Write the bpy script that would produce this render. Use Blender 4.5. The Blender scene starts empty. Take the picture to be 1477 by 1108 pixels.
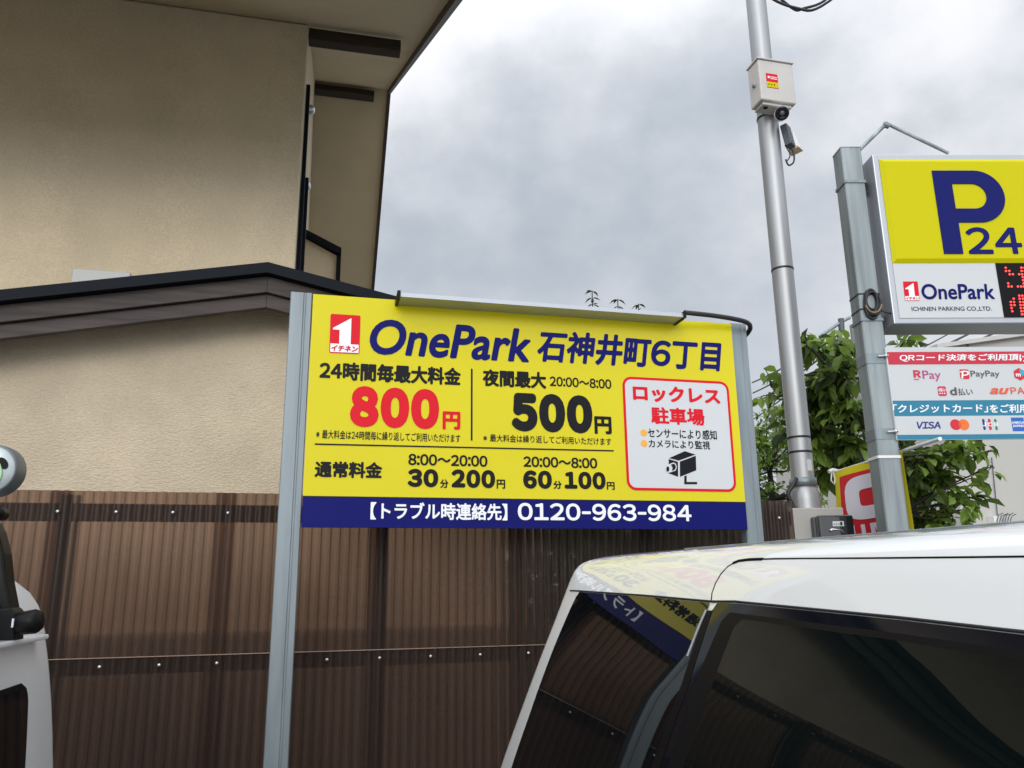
import bpy, bmesh, math, random
from mathutils import Vector, Matrix

sc = bpy.context.scene
COL = sc.collection
R = math.radians
random.seed(7)

# ------------------------------------------------------------------ camera
W_PX, H_PX, F_PX = 1477.0, 1108.0, 1160.0
YAW, PITCH, ROLL = 0.24492, 0.24263, -0.011477
CAM = Vector((0, 0, 1.68))
_f = Vector((math.sin(YAW)*math.cos(PITCH), math.cos(YAW)*math.cos(PITCH), math.sin(PITCH)))
_r0 = Vector((math.cos(YAW), -math.sin(YAW), 0))
_u0 = _r0.cross(_f)
_r = _r0*math.cos(ROLL) + _u0*math.sin(ROLL)
_u = -_r0*math.sin(ROLL) + _u0*math.cos(ROLL)
cd = bpy.data.cameras.new('camera')
cam = bpy.data.objects.new('camera', cd)
COL.objects.link(cam)
cd.sensor_width = 36
cd.lens = F_PX/W_PX*36
cd.clip_start = 0.05
cd.clip_end = 3000
M = Matrix((( _r.x, _u.x, -_f.x, CAM.x), (_r.y, _u.y, -_f.y, CAM.y), (_r.z, _u.z, -_f.z, CAM.z), (0, 0, 0, 1)))
cam.matrix_world = M
sc.camera = cam

# ------------------------------------------------------------------ sky, sun, exposure
SUN_EL, SUN_AZ = R(19), R(200)     # azimuth clockwise from +Y: behind the camera, a little left
world = bpy.data.worlds.new('World')
sc.world = world
world.use_nodes = True
wn, wl = world.node_tree.nodes, world.node_tree.links
wn.clear()
def WN(t, **k):
    n = wn.new(t)
    for a, b in k.items(): setattr(n, a, b)
    return n
def wmath(op, a, b=None, clamp=False):
    n = WN('ShaderNodeMath', operation=op, use_clamp=clamp)
    for i, v in enumerate((a, b)):
        if v is None: continue
        if isinstance(v, (int, float)): n.inputs[i].default_value = v
        else: wl.new(v, n.inputs[i])
    return n.outputs[0]
sky = WN('ShaderNodeTexSky', sky_type='NISHITA')
sky.sun_disc = False
sky.sun_elevation = SUN_EL
sky.sun_rotation = SUN_AZ
tc = WN('ShaderNodeTexCoord')
mp = WN('ShaderNodeMapping')
mp.inputs['Scale'].default_value = (1.0, 1.0, 1.35)
mp.inputs['Location'].default_value = (2.62, -4.98, -0.55)
wl.new(tc.outputs['Generated'], mp.inputs['Vector'])
n1 = WN('ShaderNodeTexNoise'); n1.inputs['Scale'].default_value = 2.0; n1.inputs['Detail'].default_value = 8
n1.inputs['Roughness'].default_value = 0.52; n1.inputs['Distortion'].default_value = 0.0
wl.new(mp.outputs[0], n1.inputs['Vector'])
ramp = WN('ShaderNodeValToRGB')
ramp.color_ramp.interpolation = 'B_SPLINE'
e = ramp.color_ramp.elements
e[0].position = 0.36; e[0].color = (0.38, 0.44, 0.51, 1)
e[1].position = 0.59; e[1].color = (0.96, 0.965, 0.99, 1)
m1 = e.new(0.49); m1.color = (0.66, 0.69, 0.745, 1)
wl.new(n1.outputs['Fac'], ramp.inputs[0])
sep = WN('ShaderNodeSeparateXYZ')
wl.new(tc.outputs['Generated'], sep.inputs[0])
# an overcast sky is brightest towards the zenith and round the hidden sun
zen = wmath('MULTIPLY', wmath('POWER', wmath('MAXIMUM', sep.outputs['Z'], 0.0), 6.0), 2.6)
dot = WN('ShaderNodeVectorMath', operation='DOT_PRODUCT')
sd = Vector((math.sin(SUN_AZ)*math.cos(SUN_EL), math.cos(SUN_AZ)*math.cos(SUN_EL), math.sin(SUN_EL)))
wl.new(tc.outputs['Generated'], dot.inputs[0]); dot.inputs[1].default_value = sd
glow = wmath('MULTIPLY', wmath('POWER', wmath('MAXIMUM', dot.outputs['Value'], 0.0), 1.4), 1.55)
gain = wmath('ADD', wmath('ADD', zen, glow), 1.0)
mul = WN('ShaderNodeVectorMath', operation='SCALE')
wl.new(ramp.outputs[0], mul.inputs[0]); wl.new(gain, mul.inputs['Scale'])
bg1 = WN('ShaderNodeBackground'); wl.new(sky.outputs[0], bg1.inputs[0]); bg1.inputs[1].default_value = 0.06
# the cloud deck thins to an even pale grey towards the horizon
hz = wmath('MULTIPLY', wmath('SUBTRACT', 1.0, wmath('DIVIDE', sep.outputs['Z'], 0.45), True), 0.8, True)
hm = WN('ShaderNodeMix'); hm.data_type = 'RGBA'; wl.new(hz, hm.inputs[0]); wl.new(mul.outputs[0], hm.inputs[6])
pale = WN('ShaderNodeVectorMath', operation='SCALE'); pale.inputs[0].default_value = (0.69, 0.715, 0.77); wl.new(gain, pale.inputs['Scale'])
wl.new(pale.outputs[0], hm.inputs[7])
bg2 = WN('ShaderNodeBackground'); wl.new(hm.outputs[2], bg2.inputs[0]); bg2.inputs[1].default_value = 1.06
mx = WN('ShaderNodeMixShader'); mx.inputs[0].default_value = 0.93
wl.new(bg1.outputs[0], mx.inputs[1]); wl.new(bg2.outputs[0], mx.inputs[2])
wo = WN('ShaderNodeOutputWorld'); wl.new(mx.outputs[0], wo.inputs[0])

sl = bpy.data.lights.new('sun', 'SUN')
sl.energy = 1.1; sl.angle = R(24); sl.color = (1.0, 0.95, 0.86)
so = bpy.data.objects.new('sun', sl); COL.objects.link(so)
so.rotation_euler = (-sd).to_track_quat('-Z', 'Y').to_euler()
so.location = (0, 0, 12)
sc.view_settings.view_transform = 'Standard'
sc.view_settings.look = 'None'
sc.view_settings.exposure = 0.0
sc.view_settings.gamma = 1.0
sc.cycles.transparent_max_bounces = 16
sc.cycles.max_bounces = 8

# ------------------------------------------------------------------ geometry helpers
def ray(u, v): return _f + _r*((u - 738.5)/F_PX) - _u*((v - 554.0)/F_PX)
def onY(u, v, Y): d = ray(u, v); return CAM + d*((Y - CAM.y)/d.y)
def onX(u, v, X): d = ray(u, v); return CAM + d*((X - CAM.x)/d.x)
class Plane:
    """a flat face: origin o, right ex, up ez, n towards the viewer"""
    def __init__(s, o, ex, ez):
        s.o, s.ex, s.ez = Vector(o), Vector(ex).normalized(), Vector(ez).normalized()
        s.n = s.ex.cross(s.ez).normalized()
        if s.n.dot(CAM - s.o) < 0: s.n = -s.n
    def ab(s, u, v):
        d = ray(u, v); t = (s.o - CAM).dot(s.n)/d.dot(s.n)
        p = CAM + d*t - s.o
        return p.dot(s.ex), p.dot(s.ez)
    def pt(s, a, b, off=0.0): return s.o + s.ex*a + s.ez*b + s.n*off

class MB:
    def __init__(s): s.v, s.f, s.sm = [], [], []
    def add(s, verts, faces, smooth=False):
        k = len(s.v)
        s.v += [tuple(p) for p in verts]
        for f in faces: s.f.append([i + k for i in f]); s.sm.append(smooth)
        return s
    def box(s, lo, hi, M=None):
        x0, y0, z0 = lo; x1, y1, z1 = hi
        vs = [Vector(p) for p in ((x0,y0,z0),(x1,y0,z0),(x1,y1,z0),(x0,y1,z0),(x0,y0,z1),(x1,y0,z1),(x1,y1,z1),(x0,y1,z1))]
        if M: vs = [M @ p for p in vs]
        return s.add(vs, [(0,3,2,1),(4,5,6,7),(0,1,5,4),(1,2,6,5),(2,3,7,6),(3,0,4,7)])
    def hexa(s, q0, q1):
        """prism between two rings of equal length"""
        n = len(q0)
        fs = [tuple(range(n))[::-1], tuple(range(n, 2*n))] + [(i, (i+1) % n, n + (i+1) % n, n + i) for i in range(n)]
        return s.add(list(q0) + list(q1), fs)
    def soft(s, pts, r, n=10, k=6):
        P = [Vector(p) for p in pts]; out = []
        for i in range(len(P) - 1):
            a, b, c, d = P[max(i-1, 0)], P[i], P[i+1], P[min(i+2, len(P)-1)]
            for j in range(k):
                t = j/k; out.append(((b*2) + (c - a)*t + (a*2 - b*5 + c*4 - d)*t*t + (b*3 - a - c*3 + d)*t**3)*.5)
        return s.tube(out + [P[-1]], r, n)
    def tube(s, pts, r, n=10, cap=True, r1=None):
        pts = [Vector(p) for p in pts]
        ring = []; up = None
        for i, p in enumerate(pts):
            t = (pts[min(i+1, len(pts)-1)] - pts[max(i-1, 0)]).normalized()
            if up is None:
                up = t.orthogonal().normalized()
            else:
                up = (up - t*up.dot(t)); up = up.normalized() if up.length > 1e-6 else t.orthogonal().normalized()
            b = t.cross(up)
            rr = r if r1 is None else r + (r1 - r)*i/max(1, len(pts)-1)
            if isinstance(r, (list, tuple)): rr = r[i]
            ring.append([p + (up*math.cos(2*math.pi*k/n) + b*math.sin(2*math.pi*k/n))*rr for k in range(n)])
        vs = [p for q in ring for p in q]
        fs = [(i*n + k, i*n + (k+1) % n, (i+1)*n + (k+1) % n, (i+1)*n + k) for i in range(len(pts)-1) for k in range(n)]
        s.add(vs, fs, True)
        if cap:
            s.add(ring[0], [tuple(range(n))[::-1]]); s.add(ring[-1], [tuple(range(n))])
        return s
    def lathe(s, c, axis, prof, n=28):
        """prof = [(distance along axis, radius)...]"""
        axis = Vector(axis).normalized(); a = axis.orthogonal().normalized(); b = axis.cross(a); c = Vector(c)
        vs = [c + axis*h + (a*math.cos(2*math.pi*k/n) + b*math.sin(2*math.pi*k/n))*r for h, r in prof for k in range(n)]
        fs = [(i*n + k, i*n + (k+1) % n, (i+1)*n + (k+1) % n, (i+1)*n + k) for i in range(len(prof)-1) for k in range(n)]
        return s.add(vs, fs, True)
    def grid(s, rows, smooth=True):
        nr, nc = len(rows), len(rows[0])
        vs = [p for r in rows for p in r]
        fs = [(i*nc + j, i*nc + j + 1, (i+1)*nc + j + 1, (i+1)*nc + j) for i in range(nr-1) for j in range(nc-1)]
        return s.add(vs, fs, smooth)

def build(name, mb, mat, parent=None, bevel=0.0, seg=2, autos=None):
    me = bpy.data.meshes.new(name)
    me.from_pydata(mb.v, [], mb.f)
    me.polygons.foreach_set('use_smooth', mb.sm)
    me.validate()
    if mat: me.materials.append(mat)
    o = bpy.data.objects.new(name, me)
    COL.objects.link(o)
    if bevel:
        m = o.modifiers.new('bevel', 'BEVEL'); m.width = bevel; m.segments = seg; m.limit_method = 'ANGLE'; m.angle_limit = R(35)
        m.harden_normals = False
    if parent:
        o.parent = parent
        o.matrix_parent_inverse = chain_inv(parent)
    return o
def chain_inv(p):
    m = Matrix.Identity(4); q = p
    # only top Empties carry a location; meshes sit at the origin of their parent chain
    while q.parent: q = q.parent
    return Matrix.Translation(q.location).inverted() if p.parent is None else Matrix.Identity(4)
def tag(o, label, cat, group=None, kind=None):
    if label: o['label'] = label
    if cat: o['category'] = cat
    if group: o['group'] = group
    if kind: o['kind'] = kind
    return o
def thing(name, loc, label, cat, group=None):
    o = bpy.data.objects.new(name, None); COL.objects.link(o)
    o.location = loc; o.empty_display_size = 0.1
    return tag(o, label, cat, group)

# ------------------------------------------------------------------ materials
def mat(name, col, rough=0.5, metal=0.0, spec=0.5, coat=0.0, coat_rough=0.03, var=0.0, vscale=6.0, vstretch=(1,1,1),
        bump=0.0, bscale=60.0, bstretch=(1,1,1), bdist=0.004, emit=0.0, rvar=0.0, ior=1.5, dirt=0.0, coat_ior=1.5, speck=0.0):
    m = bpy.data.materials.new(name); m.use_nodes = True
    nt = m.node_tree; N, L = nt.nodes, nt.links
    b = N['Principled BSDF']
    c = (*col, 1.0)
    b.inputs['Base Color'].default_value = c
    b.inputs['Roughness'].default_value = rough
    b.inputs['Metallic'].default_value = metal
    b.inputs['Specular IOR Level'].default_value = spec
    b.inputs['IOR'].default_value = ior
    b.inputs['Coat Weight'].default_value = coat
    b.inputs['Coat Roughness'].default_value = coat_rough
    b.inputs['Coat IOR'].default_value = coat_ior
    if emit:
        b.inputs['Emission Color'].default_value = c; b.inputs['Emission Strength'].default_value = emit
    def noise(scale, stretch, detail=5):
        t = N.new('ShaderNodeTexCoord'); mpn = N.new('ShaderNodeMapping'); mpn.inputs['Scale'].default_value = stretch
        L.new(t.outputs['Object'], mpn.inputs['Vector'])
        n = N.new('ShaderNodeTexNoise'); n.inputs['Scale'].default_value = scale; n.inputs['Detail'].default_value = detail
        L.new(mpn.outputs[0], n.inputs['Vector']); return n
    if var:
        n = noise(vscale, vstretch)
        mr = N.new('ShaderNodeMapRange'); mr.inputs['From Min'].default_value = 0.3; mr.inputs['From Max'].default_value = 0.7
        mr.inputs['To Min'].default_value = 1 - var; mr.inputs['To Max'].default_value = 1 + var
        L.new(n.outputs['Fac'], mr.inputs['Value'])
        vm = N.new('ShaderNodeVectorMath'); vm.operation = 'SCALE'; vm.inputs[0].default_value = col
        L.new(mr.outputs[0], vm.inputs['Scale'])
        out = vm.outputs[0]
        if dirt:
            n2 = noise(vscale*0.45, (vstretch[0], vstretch[1], vstretch[2]*0.35), 7)
            rp = N.new('ShaderNodeMapRange'); rp.inputs['From Min'].default_value = 0.5; rp.inputs['From Max'].default_value = 0.75
            rp.inputs['To Min'].default_value = 1.0; rp.inputs['To Max'].default_value = 1 - dirt
            L.new(n2.outputs['Fac'], rp.inputs['Value'])
            v2 = N.new('ShaderNodeVectorMath'); v2.operation = 'SCALE'
            L.new(out, v2.inputs[0]); L.new(rp.outputs[0], v2.inputs['Scale']); out = v2.outputs[0]
        if speck:
            n3 = noise(95, (0.8, 1, 1.2), 4)
            r3 = N.new('ShaderNodeMapRange'); r3.inputs['From Min'].default_value = 0.33; r3.inputs['From Max'].default_value = 0.67
            r3.inputs['To Min'].default_value = 1 - speck; r3.inputs['To Max'].default_value = 1 + speck
            L.new(n3.outputs['Fac'], r3.inputs['Value'])
            v3 = N.new('ShaderNodeVectorMath'); v3.operation = 'SCALE'
            L.new(out, v3.inputs[0]); L.new(r3.outputs[0], v3.inputs['Scale']); out = v3.outputs[0]
        L.new(out, b.inputs['Base Color'])
        if rvar:
            r2 = N.new('ShaderNodeMapRange'); r2.inputs['From Min'].default_value = 0.3; r2.inputs['From Max'].default_value = 0.7
            r2.inputs['To Min'].default_value = max(0.02, rough - rvar); r2.inputs['To Max'].default_value = rough + rvar
            L.new(n.outputs['Fac'], r2.inputs['Value']); L.new(r2.outputs[0], b.inputs['Roughness'])
    if bump:
        n = noise(bscale, bstretch, 4)
        bp = N.new('ShaderNodeBump'); bp.inputs['Strength'].default_value = bump; bp.inputs['Distance'].default_value = bdist
        L.new(n.outputs['Fac'], bp.inputs['Height']); L.new(bp.outputs[0], b.inputs['Normal'])
    return m

MT = {}
MT['yellow'] = mat('sign_yellow', (0.62, 0.54, 0.004), 0.2, spec=0.3, var=0.025, vscale=2.5, bump=0.15, bscale=2.2, bdist=0.004)
MT['navy'] = mat('sign_navy', (0.003, 0.005, 0.115), 0.3, spec=0.12)
MT['black_ink'] = mat('ink_black', (0.010, 0.010, 0.012), 0.4, spec=0.12)
MT['red_ink'] = mat('ink_red', (0.62, 0.008, 0.02), 0.35, spec=0.15)
MT['white_ink'] = mat('ink_white', (0.78, 0.79, 0.82), 0.3)
MT['orange_ink'] = mat('ink_orange', (0.8, 0.36, 0.03), 0.3)
MT['notice_white'] = mat('notice_white', (0.54, 0.56, 0.575), 0.25)
MT['galv'] = mat('galvanised_steel', (0.225, 0.262, 0.282), 0.5, metal=0.55, var=0.2, vscale=22, vstretch=(1,1,0.12), rvar=0.1, dirt=0.2)
MT['galv_dark'] = mat('weathered_galvanised_steel', (0.30, 0.34, 0.35), 0.5, metal=0.6, var=0.32, vscale=18, vstretch=(1,1,0.06), rvar=0.1, dirt=0.5)
MT['steel'] = mat('polished_pole_steel', (0.38, 0.39, 0.40), 0.5, metal=0.65, var=0.12, vscale=30, vstretch=(1,1,0.05), rvar=0.06)
MT['alu'] = mat('aluminium', (0.42, 0.44, 0.47), 0.4, metal=0.6)
MT['black_plastic'] = mat('black_plastic', (0.006, 0.006, 0.006), 0.4, spec=0.15, bump=0.1, bscale=400, bdist=0.001)
MT['rubber'] = mat('black_cable_rubber', (0.012, 0.013, 0.016), 0.5)
MT['bolt'] = mat('bolt_steel', (0.6, 0.61, 0.63), 0.35, metal=0.9)
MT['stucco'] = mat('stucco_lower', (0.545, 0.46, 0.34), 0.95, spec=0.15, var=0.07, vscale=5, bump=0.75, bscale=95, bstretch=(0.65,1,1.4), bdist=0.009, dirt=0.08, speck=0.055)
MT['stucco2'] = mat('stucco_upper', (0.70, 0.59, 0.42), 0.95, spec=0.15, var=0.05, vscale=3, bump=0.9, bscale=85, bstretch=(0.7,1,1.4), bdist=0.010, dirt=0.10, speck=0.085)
MT['soffit'] = mat('soffit_board', (0.56, 0.48, 0.335), 0.8, spec=0.2, var=0.06, vscale=2)
MT['beam'] = mat('dark_timber', (0.034, 0.022, 0.016), 0.7, var=0.35, vscale=12, vstretch=(0.3,1,3), bump=0.4, bscale=40, bstretch=(0.2,1,2))
MT['barge'] = mat('weathered_timber', (0.055, 0.044, 0.040), 0.75, var=0.35, vscale=14, vstretch=(0.15,1,2.5), bump=0.5, bscale=50, bstretch=(0.12,1,3), dirt=0.3)
MT['roof_metal'] = mat('dark_roof_metal', (0.004, 0.006, 0.010), 0.6, spec=0.12)
MT['fascia'] = mat('brown_fascia', (0.050, 0.036, 0.030), 0.55, var=0.2, vscale=8)
MT['pane'] = mat('grey_window_frame', (0.45, 0.47, 0.46), 0.4)
MT['white_paint'] = mat('white_car_paint', (0.74, 0.75, 0.74), 0.35, coat=1.0, coat_rough=0.012, coat_ior=1.58)
MT['van_paint'] = mat('white_van_paint', (0.80, 0.81, 0.82), 0.35, coat=0.8, coat_rough=0.04, dirt=0.06, var=0.02)
MT['glass_dark'] = mat('dark_tinted_glass', (0.003, 0.004, 0.005), 0.01, spec=0.42, ior=1.5)
MT['glass_door'] = mat('privacy_glass', (0.003, 0.005, 0.005), 0.015, spec=0.24, ior=1.45)
MT['gloss_black'] = mat('gloss_black_trim', (0.004, 0.005, 0.009), 0.06, spec=0.3)
MT['matt_black'] = mat('matt_black_seal', (0.005, 0.005, 0.006), 0.5, spec=0.12)
MT['asphalt'] = mat('asphalt', (0.15, 0.148, 0.142), 0.9, var=0.25, vscale=8, bump=0.5, bscale=180)
MT['box_grey'] = mat('warm_grey_paint', (0.50, 0.48, 0.45), 0.45, var=0.05, vscale=6, dirt=0.12)
MT['cabinet'] = mat('grey_board', (0.36, 0.345, 0.32), 0.6, var=0.06, vscale=6)
MT['lamp_body'] = mat('dark_grey_casting', (0.075, 0.085, 0.095), 0.5)
MT['far_wall'] = mat('pale_render', (0.46, 0.45, 0.425), 0.9, var=0.03, vscale=1.2, bump=0.2, bscale=60)
MT['bark'] = mat('bark', (0.030, 0.024, 0.018), 0.9, var=0.3, vscale=14, bump=0.7, bscale=40, bstretch=(1,1,0.3))
MT['cable'] = mat('overhead_cable', (0.02, 0.02, 0.024), 0.6)
MT['rail'] = mat('brown_rail', (0.030, 0.022, 0.020), 0.35, spec=0.5)
MT['concrete'] = mat('concrete', (0.30, 0.30, 0.29), 0.9, var=0.12, vscale=8)
MT['house_base'] = mat('dark_base_boards', (0.20, 0.165, 0.13), 0.8, var=0.3, vscale=6, vstretch=(3,1,0.3))
MT['teal'] = mat('sign_teal', (0.006, 0.17, 0.28), 0.3)
MT['pboard'] = mat('payment_board_white', (0.52, 0.54, 0.55), 0.35)
MT['pred'] = mat('payment_red', (0.50, 0.006, 0.03), 0.3)

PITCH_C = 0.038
def sheet_mat():
    m = bpy.data.materials.new('brown_translucent_sheet'); m.use_nodes = True
    N, L = m.node_tree.nodes, m.node_tree.links
    b = N['Principled BSDF']; b.inputs['Base Color'].default_value = (0.070, 0.051, 0.042, 1); b.inputs['Roughness'].default_value = 0.25
    b.inputs['Specular IOR Level'].default_value = 0.35
    t = N.new('ShaderNodeBsdfTransparent'); t.inputs[0].default_value = (0.42, 0.31, 0.25, 1)
    rf = N.new('ShaderNodeBsdfRefraction'); rf.inputs[0].default_value = (0.42, 0.31, 0.25, 1); rf.inputs['Roughness'].default_value = 0.35; rf.inputs['IOR'].default_value = 1.22
    m1 = N.new('ShaderNodeMixShader'); m1.inputs[0].default_value = 0.75
    L.new(t.outputs[0], m1.inputs[1]); L.new(rf.outputs[0], m1.inputs[2])
    # dark lines painted along the grooves, standing in for shading of the corrugation
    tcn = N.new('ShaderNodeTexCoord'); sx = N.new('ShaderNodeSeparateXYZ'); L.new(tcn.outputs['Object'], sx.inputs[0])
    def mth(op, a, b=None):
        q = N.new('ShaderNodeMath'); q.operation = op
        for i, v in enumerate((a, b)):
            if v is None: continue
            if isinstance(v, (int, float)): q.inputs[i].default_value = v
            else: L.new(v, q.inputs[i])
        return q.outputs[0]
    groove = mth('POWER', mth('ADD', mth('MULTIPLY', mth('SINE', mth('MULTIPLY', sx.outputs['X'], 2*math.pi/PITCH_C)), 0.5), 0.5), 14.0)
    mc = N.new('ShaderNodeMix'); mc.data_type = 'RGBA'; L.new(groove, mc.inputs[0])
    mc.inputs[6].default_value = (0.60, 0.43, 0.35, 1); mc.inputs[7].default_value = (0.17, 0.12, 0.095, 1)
    # uneven fading of the old sheets
    mpn = N.new('ShaderNodeMapping'); mpn.inputs['Scale'].default_value = (1.6, 1, 0.5); L.new(tcn.outputs['Object'], mpn.inputs['Vector'])
    nz = N.new('ShaderNodeTexNoise'); nz.inputs['Scale'].default_value = 3.0; nz.inputs['Detail'].default_value = 6; L.new(mpn.outputs[0], nz.inputs['Vector'])
    mr = N.new('ShaderNodeMapRange'); mr.inputs['From Min'].default_value = .3; mr.inputs['From Max'].default_value = .7; mr.inputs['To Min'].default_value = .80; mr.inputs['To Max'].default_value = 1.12
    L.new(nz.outputs['Fac'], mr.inputs['Value'])
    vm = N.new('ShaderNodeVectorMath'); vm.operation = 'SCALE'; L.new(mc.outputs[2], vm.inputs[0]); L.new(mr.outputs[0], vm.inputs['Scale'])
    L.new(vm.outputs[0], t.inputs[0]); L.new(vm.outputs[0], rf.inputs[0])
    mxs = N.new('ShaderNodeMixShader'); mxs.inputs[0].default_value = 0.42
    L.new(m1.outputs[0], mxs.inputs[1]); L.new(b.outputs[0], mxs.inputs[2])
    L.new(mxs.outputs[0], N['Material Output'].inputs[0])
    return m
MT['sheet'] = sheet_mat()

def leaf_mat(name, col, var=0.45, trans=0.35):
    m = bpy.data.materials.new(name); m.use_nodes = True
    N, L = m.node_tree.nodes, m.node_tree.links
    b = N['Principled BSDF']; b.inputs['Roughness'].default_value = 0.42
    g = N.new('ShaderNodeNewGeometry')
    r = N.new('ShaderNodeValToRGB'); e = r.color_ramp.elements
    e[0].color = (col[0]*(1-var), col[1]*(1-var), col[2]*(1-var*0.8), 1); e[1].color = (col[0]*(1+var*1.3), col[1]*(1+var), col[2]*(1+var*0.4), 1)
    L.new(g.outputs['Random Per Island'], r.inputs[0]); L.new(r.outputs[0], b.inputs['Base Color'])
    t = N.new('ShaderNodeBsdfTranslucent'); L.new(r.outputs[0], t.inputs[0])
    mxs = N.new('ShaderNodeMixShader'); mxs.inputs[0].default_value = trans
    L.new(b.outputs[0], mxs.inputs[1]); L.new(t.outputs[0], mxs.inputs[2])
    L.new(mxs.outputs[0], N['Material Output'].inputs[0])
    return m

# ------------------------------------------------------------------ lettering
_gc = {}
def glyph(ch):
    if ch in _gc: return _gc[ch]
    c = bpy.data.curves.new('glyph', 'FONT'); c.body = ch; c.resolution_u = 5
    o = bpy.data.objects.new('glyph', c); COL.objects.link(o)
    dg = bpy.context.evaluated_depsgraph_get()
    me = bpy.data.meshes.new_from_object(o.evaluated_get(dg))
    r = ([(v.co.x, v.co.y) for v in me.vertices], [tuple(p.vertices) for p in me.polygons])
    bpy.data.objects.remove(o); bpy.data.curves.remove(c); bpy.data.meshes.remove(me)
    _gc[ch] = r
    return r
def fw(ch):
    o = ord(ch)
    return chr(o + 0xFEE0) if 0x21 <= o <= 0x7e else ch
def layout(s, mode='cjk', gap=0.09, dw=1.0, space=0.3):
    """2-D vertices and faces of a line of text"""
    if mode == 'plain': return glyph(s)
    V, F = [], []; x = 0.0
    for ch in s:
        if ch == ' ': x += space; continue
        asc = 0x21 <= ord(ch) <= 0x7e or ch == '〜'
        vs, fs = glyph(fw(ch)) if ch != '-' else ([(0, .30), (.32, .30), (.32, .375), (0, .375)], [(0, 1, 2, 3)])
        if not vs: continue
        k = len(V)
        if asc:
            x0 = min(p[0] for p in vs); x1 = max(p[0] for p in vs); w = (x1 - x0)*dw
            V += [(x + gap/2 + (p[0] - x0)*dw, p[1]) for p in vs]; x += w + gap
        else:
            V += [(x + p[0], p[1]) for p in vs]; x += 1.0
        F += [tuple(i + k for i in f) for f in fs]
    return V, F
def lettering(mb, pl, s, lb, rt, bold=0.0, slant=0.0, off=0.0016, mode='cjk', gap=0.09, dw=1.0, n=12):
    """sets the line s on plane pl, filling the box between the pixels lb and rt"""
    V, F = layout(s, mode, gap, dw)
    if slant: V = [(x + y*slant, y) for x, y in V]
    x0 = min(p[0] for p in V) - bold; x1 = max(p[0] for p in V) + bold
    y0 = min(p[1] for p in V) - bold; y1 = max(p[1] for p in V) + bold
    a0, b0 = pl.ab(*lb); a1, b1 = pl.ab(*rt)
    sh = [(0, 0)]
    if bold:
        sh += [(bold*math.cos(2*math.pi*k/n), bold*math.sin(2*math.pi*k/n)) for k in range(n)]
        if bold > 0.05: sh += [(bold*.5*math.cos(2*math.pi*k/6), bold*.5*math.sin(2*math.pi*k/6)) for k in range(6)]
    for i, (dx, dy) in enumerate(sh):
        mb.add([pl.pt(a0 + (x + dx - x0)/(x1 - x0)*(a1 - a0), b0 + (y + dy - y0)/(y1 - y0)*(b1 - b0), off + i*0.00003) for x, y in V], F)
    return mb
def pxpoly(mb, pl, pts, off=0.0016):
    ab = [pl.ab(*p) for p in pts]
    return mb.add([pl.pt(a, b, off) for a, b in ab], [tuple(range(len(ab)))])
def rrect(a0, b0, a1, b1, r, n=6):
    out = []
    for cx, cy, t0 in ((a1-r, b1-r, 0), (a0+r, b1-r, 90), (a0+r, b0+r, 180), (a1-r, b0+r, 270)):
        out += [(cx + r*math.cos(R(t0 + 90*k/n)), cy + r*math.sin(R(t0 + 90*k/n))) for k in range(n+1)]
    return out
def abpoly(mb, pl, ab, off): return mb.add([pl.pt(a, b, off) for a, b in ab], [tuple(range(len(ab)))])
def abring(mb, pl, outer, inner, off):
    n = len(outer)
    return mb.add([pl.pt(a, b, off) for a, b in outer + inner], [(i, (i+1) % n, n + (i+1) % n, n + i) for i in range(n)])
def abslab(mb, pl, a0, b0, a1, b1, back, front):
    q = [(a0, b0), (a1, b0), (a1, b1), (a0, b1)]
    return mb.hexa([pl.pt(a, b, back) for a, b in q], [pl.pt(a, b, front) for a, b in q])
def disc(mb, pl, a, b, r, off, n=24): return abpoly(mb, pl, [(a + r*math.cos(2*math.pi*k/n), b + r*math.sin(2*math.pi*k/n)) for k in range(n)], off)

# ================================================================== SETTING
g = MB(); S = 400
g.add([(-S, -S, 0), (S, -S, 0), (S, S, 0), (-S, S, 0)], [(0, 1, 2, 3)])
tag(build('ground', g, MT['asphalt']), 'pale worn asphalt ground of the car park', 'ground', kind='structure')

# ------------------------------------------------------------------ house
HA = 0.0145
HX, HY = Vector((math.cos(HA), -math.sin(HA), 0)), Vector((math.sin(HA), math.cos(HA), 0))
def H(x, y, z): return HX*x + HY*y + Vector((0, 0, z))
def hbox(mb, lo, hi):
    (x0, y0, z0), (x1, y1, z1) = lo, hi
    return mb.hexa([H(x0,y0,z0), H(x1,y0,z0), H(x1,y1,z0), H(x0,y1,z0)], [H(x0,y0,z1), H(x1,y0,z1), H(x1,y1,z1), H(x0,y1,z1)])
house = thing('house', (-3, 6, 0), 'beige stucco house with dark brown eaves behind the brown fence', 'house')
XW, XV, YF, YR, YB = -0.275, 0.603, 5.60, 9.80, 14.0      # side wall, verge, front wall, ridge, back wall
EZ = 4.923; SL1, SL2 = 0.551, -0.703; Y0 = 3.82
def roofz(y): return EZ + (y - Y0)*SL1 if y <= YR else EZ + (YR - Y0)*SL1 + (y - YR)*SL2
# upper storey wall: gable prism
w = MB()
prof = [(YF, 0), (YB, 0), (YB, roofz(YB)), (YR, roofz(YR)), (YF, roofz(YF))]
w.hexa([H(-9, y, z) for y, z in prof], [H(XW - .0205*(y - YF), y, z) for y, z in prof])
build('upper_wall', w, MT['stucco2'], house, bevel=0.012)
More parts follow.
